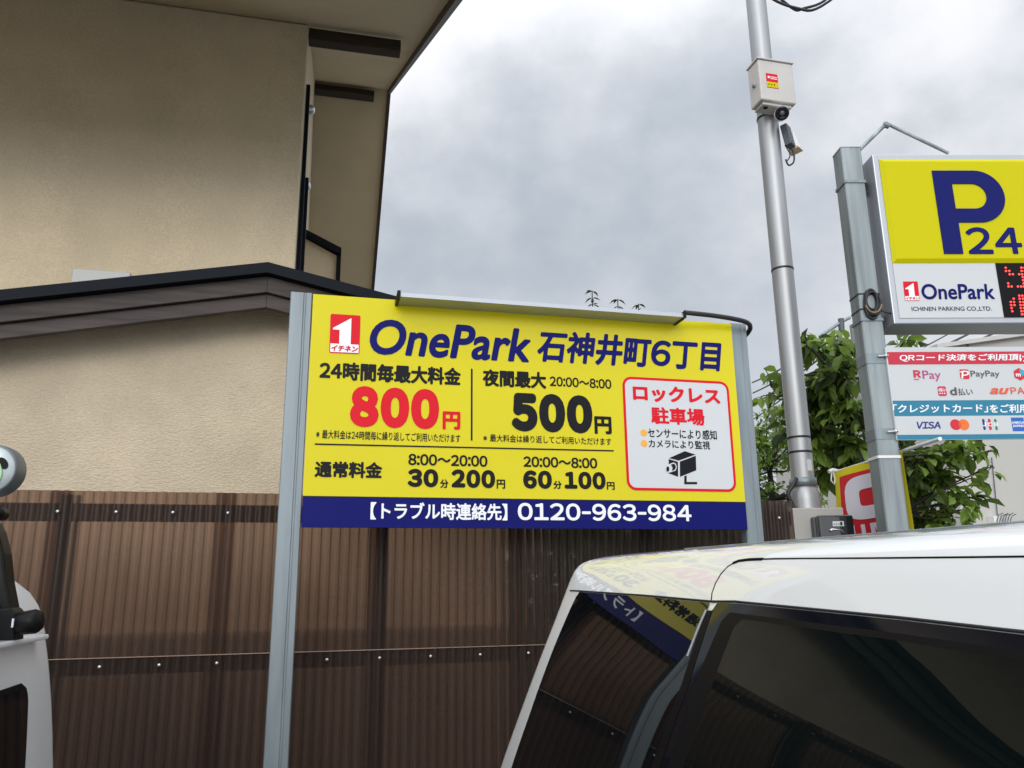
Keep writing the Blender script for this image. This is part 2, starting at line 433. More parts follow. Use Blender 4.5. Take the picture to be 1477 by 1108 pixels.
# soffit slab and roof covering
YE = 14.7
s = MB()
for (ya, yb) in ((Y0, YR), (YR, YE)):
    q = [(ya, roofz(ya) + 0.004), (yb, roofz(yb) + 0.004), (yb, roofz(yb) + 0.05), (ya, roofz(ya) + 0.05)]
    s.hexa([H(-9.6, y, z) for y, z in q], [H(XV, y, z) for y, z in q])
build('soffit', s, MT['soffit'], house)
rf = MB()
for (ya, yb) in ((Y0 - .05, YR), (YR, YE + .05)):
    q = [(ya, roofz(ya) + 0.054), (yb, roofz(yb) + 0.054), (yb, roofz(yb) + 0.16), (ya, roofz(ya) + 0.16)]
    rf.hexa([H(-9.7, y, z) for y, z in q], [H(XV + 0.05, y, z) for y, z in q])
build('roof', rf, MT['roof_metal'], house)
fa = MB()
for (ya, yb) in ((Y0 - .03, YR), (YR, YE + .03)):
    q = [(ya, roofz(ya) - 0.055), (yb, roofz(yb) - 0.055), (yb, roofz(yb) + 0.052), (ya, roofz(ya) + 0.052)]
    fa.hexa([H(XV + 0.003, y, z) for y, z in q], [H(XV + 0.04, y, z) for y, z in q])
build('verge_board', fa, MT['fascia'], house)
fe = MB(); hbox(fe, (-9.6, Y0 - .035, roofz(Y0) - .06), (XV, Y0 - .003, roofz(Y0) + .05))
build('eave_board', fe, MT['fascia'], house)
def hy(u, v, Y):
    d = ray(u, v); t = (Y - CAM.dot(HY))/d.dot(HY); p = CAM + d*t
    return p.dot(HX), p.z
b1 = MB(); xe, ze = hy(578, 60, YF + .05); hbox(b1, (XW + .003, YF + .02, roofz(YF) - .105), (xe, YF + .12, roofz(YF) - .004))
build('beam', b1, MT['beam'], house, bevel=0.006)
b2 = MB(); xe, ze = hy(540, 132, YR - .1); hbox(b2, (XW - .1, YR - .10, roofz(YR) - .17), (xe, YR + .06, roofz(YR) - .09))
build('beam', b2, MT['beam'], house, bevel=0.006)
# tall dark shutter box on the side wall with two round vent hoods
sb = MB()
x_, za = hy(447, 146, 5.95); x_, zb = hy(447, 300, 5.95)
hbox(sb, (XW + .002, 5.72, 3.6), (XW + .032, 5.80, za)); hbox(sb, (XW + .002, 5.803, 3.6), (XW + .055, 5.86, za - .75))
build('downpipe', sb, MT['roof_metal'], house, bevel=0.004)
for v in (156, 267):
    x_, zz = hy(453, v, 5.9)
    vb = MB(); vb.lathe(H(XW + .002, 5.93, zz), HX, [(0, .04), (.035, .04), (.055, .033), (.066, .018), (.068, .0)], 20)
    build('vent_hood', vb, MT['bolt'], house)
# little lean-to bay on the side wall with a dark sloping cap
bx_ = [hy(447, 345, 7.2), hy(489, 365, 7.2)]
xa, za = bx_[0]; xb, zb = bx_[1]
bay = MB(); q = [(XW + .002, 2.6), (xb - .02, 2.6), (xb - .02, zb - .03), (XW + .002, za)]
bay.hexa([H(x, 7.2, z) for x, z in q], [H(x, 8.6, z) for x, z in q]); build('bay', bay, MT['stucco2'], house)
bc = MB(); q = [(XW + .003, za + .004), (xb + .02, zb - .04), (xb + .02, zb + .02), (XW + .003, za + .06)]
bc.hexa([H(x, 7.12, z) for x, z in q], [H(x, 8.7, z) for x, z in q])
hbox(bc, (xb - .018, 7.16, 2.6), (xb + .02, 7.26, zb - .042))
build('bay_cap', bc, MT['roof_metal'], house)
# window on the front wall, mostly hidden by the low roof
xa, za = hy(108, 391, YF); xb, zb = hy(190, 401, YF)
wf = MB(); hbox(wf, (xa, YF - .05, za - 1.0), (xb, YF - .002, za)); fr = build('window', wf, MT['pane'], house, bevel=.004)
wg = MB(); hbox(wg, (xa + .05, YF - .056, za - .95), (xb - .05, YF - .051, za - .06)); build('glass', wg, MT['pane'], fr)
# low front wing
GA, GZ, GS = -0.268, 3.262, 0.205
WY = 4.25; WX0, WX1 = -5.2, 1.02
def gz(x): return GZ - abs(x - GA)*GS
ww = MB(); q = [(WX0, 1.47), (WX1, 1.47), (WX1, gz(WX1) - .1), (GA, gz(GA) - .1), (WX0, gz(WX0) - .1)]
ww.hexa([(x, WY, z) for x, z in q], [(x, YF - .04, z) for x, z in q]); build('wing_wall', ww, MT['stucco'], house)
wb = MB(); wb.box((WX0, WY - .02, 0), (WX1 + .005, YF - .1, 1.468)); build('wing_base', wb, MT['house_base'], house)
XL, XR = -5.6, 1.32
def strip(top, bot, y0, y1):
    mbx = MB()
    for xa, xb in ((XL, GA), (GA, XR)):
        q = [(xa, gz(xa) - bot), (xb, gz(xb) - bot), (xb, gz(xb) - top), (xa, gz(xa) - top)]
        mbx.hexa([(x, y0, z) for x, z in q], [(x, y1, z) for x, z in q])
    return mbx
build('wing_roof', strip(0.0, 0.055, 3.96, YF - .03), MT['roof_metal'], house)
build('barge_board', strip(0.057, 0.142, 4.01, 4.06), MT['barge'], house, bevel=.003)
build('lower_barge_board', strip(0.144, 0.215, 4.035, 4.075), MT['barge'], house, bevel=.003)
build('wing_soffit', strip(0.12, 0.14, 4.077, WY - .002), MT['fascia'], house)

# ------------------------------------------------------------------ fence
FY = 3.45; FT = 2.048
fence = thing('corrugated_fence', (0, FY, 0), 'brown translucent corrugated sheet fence with dark rails and bright bolts', 'fence')
def sheet(x0, x1, yo):
    n = int((x1 - x0)/PITCH_C*10); rows = []
    for z in (0.08, 0.7, 1.4, FT):
        rows.append([(x0 + (x1-x0)*i/n, FY + yo + 0.0065*math.sin(2*math.pi*(x0 + (x1-x0)*i/n)/PITCH_C), z) for i in range(n+1)])
    return MB().grid(rows)
bands = [-2.76, -2.155, -1.55, -0.942, -0.334, 0.279, 0.875, 1.48, 2.085, 2.24]
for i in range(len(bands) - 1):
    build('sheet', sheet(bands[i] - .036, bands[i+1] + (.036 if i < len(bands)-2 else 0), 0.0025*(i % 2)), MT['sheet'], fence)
for z0, z1 in ((1.932, 2.0), (1.362, 1.424), (0.75, 0.81)):
    build('rail', MB().box((-2.8, FY + .0105, z0), (2.24, FY + .05, z1)), MT['rail'], fence, bevel=.003)
MT['edge'] = mat('sheet_edge', (0.30, 0.21, 0.16), 0.3)
build('sheet_edge', MB().box((-2.8, FY - .0105, 1.4235), (1.2, FY - .0075, 1.4265)), MT['edge'], fence)  # top edge of the lower sheets, its pale colour standing in for caught light
for x in (-2.15, -0.93, 0.30, 1.50, 2.2):
    build('post', MB().box((x - .03, FY + .052, 0), (x + .03, FY + .11, FT - .01)), MT['rail'], fence, bevel=.003)
bm_ = MB()
bm_.lathe((0, 0, 0), (0, -1, 0), [(0, .0068), (.003, .0068), (.0055, .005), (.0068, .0)], 10)
first = None
for z, xs in ((1.966, onY(84, 737, FY).x), (1.393, onY(144, 964, FY).x)):
    st = 0.207
    for k in range(-9, 18):
        x = xs + st*k
        if x < -1.4 or x > 2.2: continue
        if first is None:
            first = build('bolt', bm_, MT['bolt'], fence); o = first
        else:
            o = first.copy(); COL.objects.link(o); o.parent = fence; o.matrix_parent_inverse = first.matrix_parent_inverse.copy()
        o.location = (x, FY - .006, z)

# ------------------------------------------------------------------ price board
SY = 3.065
PB = Plane((0, SY, 0), (1, 0, 0), (0, 0, 1))
SX0, SX1, SZ0, SZ1 = -0.031, 1.771, 1.886, 2.786
board = thing('price_board', ((SX0 + SX1)/2, SY, 0), 'large yellow parking price board with navy phone strip between two steel posts', 'sign')
zs = (PB.ab(436, 717.4)[1] + PB.ab(1073.9, 724.3)[1])/2
panel = build('panel', abslab(MB(), PB, SX0, zs, SX1, SZ1, -.02, 0), MT['yellow'], board)
strip_o = build('phone_strip', abslab(MB(), PB, SX0, SZ0, SX1, zs - .0005, -.02, 0.001), MT['navy'], board)
mbk = MB()
t = lambda *a, **k: lettering(mbk, PB, *a, **k)
t('24時間毎最大料金', (460.3, 547), (664.7, 531), bold=.042, dw=1.0)
t('夜間最大', (696, 557), (787.5, 537), bold=.042)
t('20:00〜8:00', (793, 557), (881.3, 547.5), bold=.028)
t('500', (737.7, 622), (853.3, 571), bold=.078, gap=.2)
t('円', (857.7, 626), (881.4, 601.3), bold=.045)
t('※最大料金は24時間毎に繰り返してご利用いただけます', (455.7, 632.5), (664, 626.5), bold=.012, n=4)
t('※最大料金は繰り返してご利用いただけます', (697, 637), (881.4, 632), bold=.012, n=4)
t('通常料金', (453.4, 688.6), (551.7, 667), bold=.042)
t('8:00〜20:00', (588.7, 671), (703, 657.5), bold=.034)
t('30', (587.6, 702.5), (632.3, 677), bold=.066, gap=.18)
t('分', (634.6, 704), (646.8, 691.6), bold=.034)
t('200', (651, 703.5), (714, 678.3), bold=.066, gap=.18)
t('円', (716.3, 705), (728.5, 692), bold=.034)
t('20:00〜8:00', (755, 673.6), (861, 661), bold=.034)
t('60', (754.6, 704.8), (795.6, 679.2), bold=.066, gap=.18)
t('分', (798, 705.3), (810, 693.8), bold=.034)
t('100', (814.3, 705.3), (872.8, 681.2), bold=.066, gap=.18)
t('円', (875.3, 706.5), (886.2, 695.5), bold=.034)
pxpoly(mbk, PB, [(679.2, 532), (681.6, 532), (681.4, 635.6), (679, 635.6)])
pxpoly(mbk, PB, [(454, 639.6), (885, 649.4), (885, 651.4), (454, 641.8)])
a0, b0 = PB.ab(436, 717.4); abpoly(mbk, PB, [(SX0, zs), (SX1, zs), (SX1, zs + .003), (SX0, zs + .003)], .0016)
build('price_lettering', mbk, MT['black_ink'], board)
mbr = MB()
lettering(mbr, PB, '800', (504, 615.6), (633.6, 562), bold=.078, gap=.2)
lettering(mbr, PB, '円', (638.2, 619.5), (664, 594.2), bold=.045)
build('red_price_lettering', mbr, MT['red_ink'], board)
mbn = MB()
lettering(mbn, PB, 'OnePark', (532.5, 511), (765, 474.4), bold=.026, slant=.2, mode='plain', n=20)
lettering(mbn, PB, '石神井町6丁目', (775, 522), (1040, 492.6), bold=.034, slant=.17, dw=1.25)
build('title_lettering', mbn, MT['navy'], board)
mbw = MB()
lettering(mbw, PB, '【トラブル時連絡先】', (534, 749.5), (731.5, 726.5), bold=.026, off=.0026)
build('contact_lettering', mbw, MT['white_ink'], strip_o); mbw = MB()
lettering(mbw, PB, '0120-963-984', (746.8, 750.5), (996, 728.5), bold=.030, off=.0026, dw=1.45, gap=.15)
build('phone_lettering', mbw, MT['white_ink'], strip_o)
# emblem
def emblem(pl, tl, tr, bl, br, parent, off=.0016):
    def q(x, y):   # 0..1 inside the emblem, y down
        return tuple(tl[i]*(1-x)*(1-y) + tr[i]*x*(1-y) + bl[i]*(1-x)*y + br[i]*x*y for i in (0, 1))
    m = MB(); pxpoly(m, pl, [q(.03, 0), (q(.97, 0)), q(1, .03), q(1, .97), q(.97, 1), q(.03, 1), q(0, .97), q(0, .03)], off)
    o = build('emblem', m, MT['red_ink'], parent)
    m = MB(); pxpoly(m, pl, [q(.70, .08), q(.70, .76), q(.97, .76), q(.97, .975), q(.03, .975), q(.03, .76), q(.32, .76), q(.32, .40), q(.10, .40), q(.10, .36)], off + .0006)
    build('numeral', m, MT['white_ink'], o)
    m = MB(); lettering(m, pl, 'イチネン', q(.06, .95), q(.95, .80), bold=.05, slant=.15, off=off + .0012); build('emblem_lettering', m, MT['red_ink'], o)
emblem(PB, (476.9, 452.8), (520, 455.5), (474.8, 509), (518.3, 511), board)
# notice box
a0, b1_ = PB.ab(898, 543); a1, _ = PB.ab(1049.5, 551); _, b0 = PB.ab(981, 708.5)
a0 = PB.ab(900.5, 620)[0]; a1 = PB.ab(1055.5, 620)[0]
out = rrect(a0, b0, a1, b1_, .04); inn = rrect(a0 + .011, b0 + .011, a1 - .011, b1_ - .011, .03)
m = MB(); abring(m, PB, out, inn, .0016); nb = build('notice_border', m, MT['red_ink'], board)
m = MB(); abpoly(m, PB, inn, .0014); notice = build('notice_panel', m, MT['notice_white'], board)
m = MB(); lettering(m, PB, 'ロックレス', (913, 578.5), (1037.4, 561), bold=.045, off=.0024)
lettering(m, PB, '駐車場', (939.4, 611.5), (1015, 590), bold=.034, off=.0024); build('notice_red_lettering', m, MT['red_ink'], notice)
m = MB(); lettering(m, PB, 'センサーにより感知', (934.3, 631.5), (1033, 621), bold=.02, off=.0024, n=6)
lettering(m, PB, 'カメラにより監視', (935.7, 646), (1023.2, 636.5), bold=.02, off=.0024, n=6); build('notice_lettering', m, MT['black_ink'], notice)
m = MB()
for p in ((928.2, 624.5), (928.7, 639.8)): disc(m, PB, *PB.ab(*p), .0145, .0024)
build('notice_dots', m, MT['orange_ink'], notice)
def r4(x, y): return (740 + x*.24374, 600 + y*.24374)
m = MB()
for pg in ([(922, 250), (1015, 209), (1078, 229), (980, 265)], [(920, 256), (974, 272), (976, 361), (920, 340)], [(986, 271), (1080, 236), (1083, 322), (987, 361)],
           [(1012, 357), (1026, 352), (1026, 391), (1088, 391), (1088, 405), (1012, 405)]):
    pxpoly(m, PB, [r4(*p) for p in pg], .0024)
pict = build('camera_pictogram', m, MT['black_ink'], notice)
m = MB()
pxpoly(m, PB, [r4(*p) for p in [(912, 290), (948, 276), (962, 284), (968, 305), (960, 325), (918, 338), (904, 325), (900, 308)]], .0030)
build('lens_outline', m, MT['notice_white'], pict)
m = MB()
pxpoly(m, PB, [r4(*p) for p in [(932, 289), (948, 283), (958, 290), (962, 306), (955, 320), (938, 326), (942, 308)]], .0036)
pxpoly(m, PB, [r4(914 + 9*math.cos(k*.524), 315 + 16*math.sin(k*.524)) for k in range(12)], .0036)
build('lens', m, MT['black_ink'], pict)
# posts: lipped channels with a groove
def channel(x0, x1, ztop, face):
    mbx = MB(); d = .045
    wv = x1 - x0; y = SY + face
    pts = [(x0, y+.004), (x0+.003, y), (x0 + wv*.60, y), (x0 + wv*.64, y+.003), (x0 + wv*.70, y+.003), (x0 + wv*.74, y), (x1-.003, y), (x1, y+.004), (x1, y+d), (x0, y+d)]
    mbx.hexa([(x, yy, 0) for x, yy in pts], [(x, yy, ztop) for x, yy in pts])
    return mbx
px = onY(424, 421, SY - .003)
build('post', channel(SX0 - .085, SX0 - .003, px.z, -.003), MT['galv'], board)
px2 = onY(1075, 470, SY + .012)
build('post', channel(SX1 + .003, SX1 + .082, SZ1 + .008, .012), MT['galv'], board)
# lamp bar over the board
lx0, lx1 = PB.ab(574, 430)[0], PB.ab(980, 462)[0]
D = .10
lb_ = MB(); q = [(SY - .002, SZ1 - .022), (SY - D, SZ1 - .021), (SY - D + .004, SZ1 - .003), (SY - D + .012, SZ1 - .001), (SY - .002, SZ1 - .003)]
lb_.hexa([(lx0, y, z) for y, z in q], [(lx1 - .03, y, z) for y, z in q])
lamp = build('lamp_bar', lb_, MT['alu'], board)
for xa in (lx0 - .012, lx1 - .03):
    e_ = MB(); e_.box((xa, SY - D - .004, SZ1 - .024), (xa + .012, SY - D + .022, SZ1 + .003)); e_.box((xa, SY - D + .0221, SZ1 - .026), (xa + .012, SY - .001, SZ1 - .001))
    build('end_bracket', e_, MT['black_plastic'], lamp)
cb = MB(); z = SZ1 + .004
cb.soft([(lx1 - .02, SY - D + .012, z), (lx1 + .05, SY - D + .012, z - .002), (SX1 - .12, SY - .075, z), (SX1 - .02, SY - .06, z - .002), (SX1 + .05, SY - .045, z - .008),
         (SX1 + .088, SY - .01, z - .016), (SX1 + .098, SY + .03, z - .03), (SX1 + .09, SY + .066, z - .05), (SX1 + .06, SY + .075, z - .12), (SX1 + .05, SY + .075, z - .5)], .0105, 10)
build('power_cable', cb, MT['rubber'], board)

# ------------------------------------------------------------------ sign pole, light box, payment board
DEP = 4.0
PA = YAW - R(1.3)
EX = Vector((math.cos(PA), -math.sin(PA), 0)); EN = Vector((-math.sin(PA), -math.cos(PA), 0)); EZ_ = Vector((0, 0, 1))
pf = CAM + ray(1296, 760)*DEP
pole_o = Vector((pf.x, pf.y, 0)) - EN*.06      # pole centre
PT_ = 3.80
def lb(o, a, b, z): return o + EX*a + EN*b + EZ_*z
pole = thing('sign_pole', pole_o, 'square galvanised steel pole carrying the tall parking sign', 'pole')
hw = .057
def sq(mbx, o, h, z0, z1, c=.006):
    q = [(-h+c, -h), (h-c, -h), (h, -h+c), (h, h-c), (h-c, h), (-h+c, h), (-h, h-c), (-h, -h+c)]
    return mbx.hexa([lb(o, a, b, z0) for a, b in q], [lb(o, a, b, z1) for a, b in q])
PP = Plane(lb(pole_o, 0, hw, 0), EX, EZ_)
ptop = PP.ab(1235, 213)[1]
build('tube', sq(MB(), pole_o, hw, 0, ptop), MT['galv_dark'], pole)
build('cap', sq(MB(), pole_o, hw + .002, ptop + .0005, ptop + .006), MT['galv_dark'], pole)
for v in (262, 461):
    zz = PP.ab(1250, v)[1]
    build('band', sq(MB(), pole_o, hw + .006, zz - .008, zz + .008), MT['galv'], pole)
for v in (517, 626):
    zz = PP.ab(1265, v)[1]
    bnd = build('clamp_band', sq(MB(), pole_o, hw + .003, zz - .028, zz + .028), MT['galv'], pole)
    mb = MB(); mb.tube([lb(pole_o, .0, hw + .012, zz + .008), lb(pole_o, .055, hw + .012, zz + .012)], .006, 8); mb.lathe(lb(pole_o, .035, hw + .012, zz + .011), EX, [(0, 0), (0, .013), (.012, .013), (.012, 0)], 6)
    build('clamp_bolt', mb, MT['bolt'], bnd)

# light box
BO = lb(pole_o, hw + .045, .055, 0)
LBX = Plane(lb(pole_o, 0, .11, 0), EX, EZ_)
fa0 = LBX.ab(1260.5, 222.4)[0]; fz1 = LBX.ab(1300, 222.4)[1]; fz0 = LBX.ab(1300, 467.3)[1]
fa0 = (LBX.ab(1260.5, 222.4)[0] + LBX.ab(1286.8, 467.5)[0])/2
fa1 = fa0 + 1.02; TH = .20
lbox = thing('lightbox_sign', LBX.pt((fa0+fa1)/2, fz0, -TH/2), 'yellow and white illuminated box sign with a big navy P and red dot display', 'sign')
build('casing', abslab(MB(), LBX, fa0, fz0, fa1, fz1, -TH, 0), MT['alu'], lbox, bevel=.006)
y1 = LBX.ab(1300, 229.8)[1]; ym = LBX.ab(1310, 380)[1]; y0 = LBX.ab(1320, 459)[1]
ia0 = fa0 + .032; ia1 = fa1 - .032
yel = MB()
o4 = [(ia0, ym), (ia1, ym), (ia1, y1), (ia0, y1)]; i4 = [(ia0 + .022, ym + .022), (ia1 - .022, ym + .022), (ia1 - .022, y1 - .022), (ia0 + .022, y1 - .022)]
yel.add([LBX.pt(a, b, .002) for a, b in o4] + [LBX.pt(a, b, .014) for a, b in i4], [(0,1,5,4), (1,2,6,5), (2,3,7,6), (3,0,4,7), (4,5,6,7)])
MT['yellow2'] = mat('vacuum_formed_yellow', (0.53, 0.49, 0.002), 0.25, spec=0.1)
face = build('yellow_face', yel, MT['yellow2'], lbox)
wh = MB(); abslab(wh, LBX, ia0, y0, ia1, ym - .002, .0005, .004)
wface = build('white_face', wh, MT['pboard'], lbox)
# big P
sx0 = (LBX.ab(1342.9, 248.5)[0] + LBX.ab(1358, 368)[0])/2
st_w = LBX.ab(1385.5, 368)[0] - LBX.ab(1358, 368)[0]
pz1 = LBX.ab(1370, 248.5)[1]; pz0 = LBX.ab(1370, 368)[1]; bz0 = LBX.ab(1400, 323)[1]; pr = LBX.ab(1447.3, 291)[0]
ro = (pz1 - bz0)/2; cz = (pz1 + bz0)/2; cxp = pr - ro
tr_ = .66*st_w*1.02
iz1, iz0 = LBX.ab(1380, 267.5)[1], LBX.ab(1380, 303)[1]; ri = (iz1 - iz0)/2; cxi = LBX.ab(1420.5, 287)[0] - ri
outer = [(cxp + ro*math.cos(R(90 - 180*k/24)), cz + ro*math.sin(R(90 - 180*k/24))) for k in range(25)]
inner = [(cxi + ri*math.cos(R(90 - 180*k/24)), (iz1+iz0)/2 + ri*math.sin(R(90 - 180*k/24))) for k in range(25)]
pm = MB()
ol = [(sx0, pz1)] + outer + [(sx0 + st_w, bz0), (sx0 + st_w, pz0), (sx0, pz0)]
il = [(sx0 + st_w*.97, iz1)] + inner + [(sx0 + st_w*.97, iz0)]
def Pp(p, off=.019): return LBX.pt(p[0], p[1], off)
# bowl: strips between outer and inner arcs
pm.add([Pp(p) for p in outer] + [Pp(p) for p in inner], [(i, i+1, 26+i, 25+i) for i in range(24)])
pm.add([Pp(p) for p in [(sx0 + st_w*.97, pz1), outer[0], inner[0], (sx0 + st_w*.97, iz1)]], [(0,1,2,3)])
pm.add([Pp(p) for p in [(sx0 + st_w*.97, iz0), inner[-1], outer[-1], (sx0 + st_w*.97, bz0)]], [(0,1,2,3)])
pm.add([Pp(p) for p in [(sx0, pz1), (sx0 + st_w*.97, pz1), (sx0 + st_w*.97, bz0), (sx0 + st_w, bz0), (sx0 + st_w, pz0), (sx0, pz0)]], [(0,1,2,3,4,5)])
# side skirts
for lp in (ol, il):
    n = len(lp); pm.add([Pp(p) for p in lp] + [Pp(p, .0142) for p in lp], [(i, (i+1) % n, n + (i+1) % n, n + i) for i in range(n)])
MT['navy2'] = mat('raised_navy', (0.008, 0.011, 0.115), 0.3, spec=0.08)
build('letter', pm, MT['navy2'], face)
m = MB(); lettering(m, LBX, '24', (1394.8, 368.3), (1467, 329.5), bold=.028, gap=.14, dw=1.35, off=.0165); build('numerals', m, MT['navy2'], face)
emblem(LBX, (1301.6, 406.7), (1322.8, 406.5), (1304.8, 434.6), (1325.9, 434.4), wface, off=.0055)
m = MB(); lettering(m, LBX, 'OnePark', (1329.8, 432.6), (1431, 409.8), bold=.022, slant=.06, mode='plain', off=.0055, n=16); build('name_lettering', m, MT['navy'], wface)
m = MB(); lettering(m, LBX, 'ICHINEN PARKING CO.,LTD.', (1314.7, 450), (1429, 442.6), bold=.008, mode='plain', off=.0055, n=4); build('company_lettering', m, MT['black_ink'], wface)
# dot display
ld0 = (LBX.ab(1435.8, 381)[0] + LBX.ab(1446.5, 459)[0])/2
disp = build('dot_display', abslab(MB(), LBX, ld0, y0 + .001, ia1 - .01, ym - .003, .0042, .007), MT['matt_black'], lbox)
dots = [(190,(325,575,625)), (242,(330,382,580,630)), (295,(388,440,540,587,637)), (340,(597,647)), (390,(603,)), (440,(365,612)), (490,(370,420,520,570,615,665)),
        (637,(540,590,640)), (685,(452,547,600,650)), (737,(405,457,555,605)), (787,(412,465,562,612)), (835,(420,568,617,667)), (885,(430,578,622)), (935,(585,625,675))]
MT['led'] = mat('red_dot_lamp', (1.0, 0.06, 0.05), 0.3, emit=1.3)
dm = MB(); dm.lathe((0, 0, 0), LBX.n, [(0, .0062), (.002, .0058), (.004, .0035), (.0048, 0)], 8)
dot0 = None
for y, xs in dots:
    for x in xs:
        c_ = LBX.ab(1420 + x*.0902, 370 + y*.0902)
        if dot0 is None: dot0 = o = build('lit_dot', dm, MT['led'], disp)
        else:
            o = dot0.copy(); COL.objects.link(o); o.parent = disp; o.matrix_parent_inverse = dot0.matrix_parent_inverse.copy()
        o.location = LBX.pt(c_[0], c_[1], .0072)
for v, sgn in ((258, 1), (455, -1)):
    zz = LBX.ab(1258, v)[1]
    mb = MB()
    p0 = pole_o + EX*(hw + .008) + EN*(-.02) + EZ_*(zz)
    Mx = Matrix.Translation(p0) @ Matrix(((EX.x, -EN.x, 0, 0), (EX.y, -EN.y, 0, 0), (0, 0, 1, 0), (0, 0, 0, 1)))
    gapx = (LBX.pt(fa0, 0, 0) - pole_o).dot(EX) - hw - .010
    mb.box((0, -.03, -.03), (gapx, .03, -.022), Mx); mb.box((0, -.03, .022), (gapx, .03, .03), Mx); mb.box((gapx*.4, -.025, -.0215), (gapx*.55, .025, .0215), Mx)
    build('bracket', mb, MT['lamp_body'], lbox)

# brace rod above
def onP(u, v, pl, off=0.0): a, b = pl.ab(u, v); return pl.pt(a, b)
BR = Plane(lb(pole_o, 0, -.02, 0), EX, EZ_)
brace = thing('brace_rod', onP(1241, 214, BR), 'thin bent steel brace from pole top to the box sign', 'brace')
mb = MB(); A, B_, C_ = onP(1238, 218, BR), onP(1277, 180, BR), onP(1368, 221, BR)
mb.tube([A, B_], .011, 8); build('near_rod', mb, MT['galv_dark'], brace)
mb = MB(); mb.tube([B_ + EZ_*.012, C_], .0095, 8); mb.tube([B_ - EX*.012 + EZ_*.002, B_ + EX*.02 - EZ_*.01], .016, 8); build('far_rod', mb, MT['galv_dark'], brace)

# coiled cable on the pole
coil = thing('cable_coil', onP(1253, 435, PP), 'coil of thin black and tan cable tied to the square sign pole', 'cable')
mb = MB(); rnd = random.Random(3)
ca, cbz = PP.ab(1256, 434)
for k in range(8):
    pts = []; ph = rnd.random()*6
    for i in range(25):
        an = 2*math.pi*i/24; rr = .042 + .006*rnd.random()*0 + .004*math.sin(an*2 + ph) + .003*k*.6
        pts.append(PP.pt(ca + (rr*.72)*math.cos(an) + .004*math.sin(ph), cbz + rr*1.35*math.sin(an) - .004*k, .008 + .005*(k % 3)))
    mb.tube(pts, .0062, 6)
mb.soft([PP.pt(ca + .02, cbz - .05, .015), PP.pt(ca + .05, cbz - .065, .02), PP.pt(ca + .075, cbz - .078, .03), PP.pt(ca + .11, cbz - .08, .03)], .006, 6)
build('coil', mb, MT['rubber'], coil)
MT['tan'] = mat('tan_insulation', (0.28, 0.2, 0.1), 0.5)
mb = MB(); mb.tube([PP.pt(ca + .045*math.cos(R(q_)), cbz - .012 + .062*math.sin(R(q_)), .024) for q_ in range(200, 345, 12)], .004, 6); build('tan_wire', mb, MT['tan'], coil)
for v in (424, 446):
    zz = PP.ab(1250, v)[1]; build('tie', sq(MB(), pole_o, hw + .0025, zz - .004, zz + .004), MT['rubber'], coil)

# payment board
PY = Plane(lb(pole_o, 0, hw + .012, 0), EX, EZ_)
pa0 = (PY.ab(1279, 503)[0] + PY.ab(1290.8, 634)[0])/2; pz1 = PY.ab(1320, 501)[1]; pz0 = PY.ab(1330, 634.6)[1]
pa1 = pa0 + .98
pay = thing('payment_board', PY.pt((pa0+pa1)/2, pz0, 0), 'white board of cashless payment logos under the box sign, red and teal bands', 'sign')
pn = build('panel', abslab(MB(), PY, pa0, pz0, pa1, pz1, -.012, 0), MT['pboard'], pay)
rz1, rz0 = PY.ab(1320, 507.8)[1], PY.ab(1320, 525.8)[1]; tz1 = PY.ab(1330, 577.8)[1]
rb = build('red_band', abslab(MB(), PY, pa0 + .008, rz0, pa1 - .008, rz1, .0003, .0012), MT['pred'], pn)
tb = build('teal_band', abslab(MB(), PY, pa0 + .004, pz0 + .002, pa1 - .004, tz1, .0003, .0012), MT['teal'], pn)
wz1, wz0 = PY.ab(1330, 600.4)[1], PY.ab(1330, 627.2)[1]; wa0 = PY.ab(1291.5, 614)[0]
m = MB(); abslab(m, PY, wa0, wz0, pa1 - .03, wz1, .0013, .002); wb_ = build('card_panel', m, MT['pboard'], tb)
m = MB(); lettering(m, PY, 'QRコード決済をご利用頂', (1298, 522), (1468.5, 510.4), bold=.03, slant=.12, off=.002, dw=1.0, gap=.1)
lettering(m, PY, 'けます', (1470.5, 522), (1511, 511), bold=.03, slant=.12, off=.002); build('red_band_lettering', m, MT['white_ink'], rb)
m = MB(); lettering(m, PY, '「クレジットカード」', (1288, 596), (1424, 582.6), bold=.024, slant=.1, off=.002)
build('teal_band_heading', m, MT['white_ink'], tb); m = MB()
lettering(m, PY, 'をご利用頂けます', (1428, 596), (1540, 582.6), bold=.024, slant=.1, off=.002); build('teal_band_lettering', m, MT['white_ink'], tb)
MT['crimson'] = mat('ink_crimson', (0.50, 0.01, 0.05), 0.35); MT['magenta'] = mat('ink_magenta', (0.42, 0.04, 0.17), 0.35)
MT['grey_ink'] = mat('ink_grey', (0.06, 0.06, 0.065), 0.35); MT['cyan'] = mat('ink_cyan', (0.02, 0.35, 0.50), 0.35)
MT['vermilion'] = mat('ink_vermilion', (0.66, 0.09, 0.03), 0.35); MT['mc_red'] = mat('ink_red_circle', (0.55, 0.008, 0.02), 0.35)
MT['mc_orange'] = mat('ink_orange_circle', (0.75, 0.15, 0.01), 0.35); MT['ink_blue'] = mat('ink_blue', (0.01, 0.10, 0.42), 0.35)
MT['ink_green'] = mat('ink_green', (0.02, 0.22, 0.07), 0.35); MT['mc_mid'] = mat('ink_overlap', (0.68, 0.06, 0.01), 0.35); MT['jcb_blue'] = mat('ink_dark_blue', (0.01, 0.02, 0.2), 0.35)
K = dict(off=.0016)
m = MB(); lettering(m, PY, 'R', (1318, 545.2), (1327, 534), bold=.05, **K); pxpoly(m, PY, [(1317.8, 547), (1326, 546.6), (1325, 547.8), (1318, 548.2)]); build('pay_logo', m, MT['crimson'], pn)
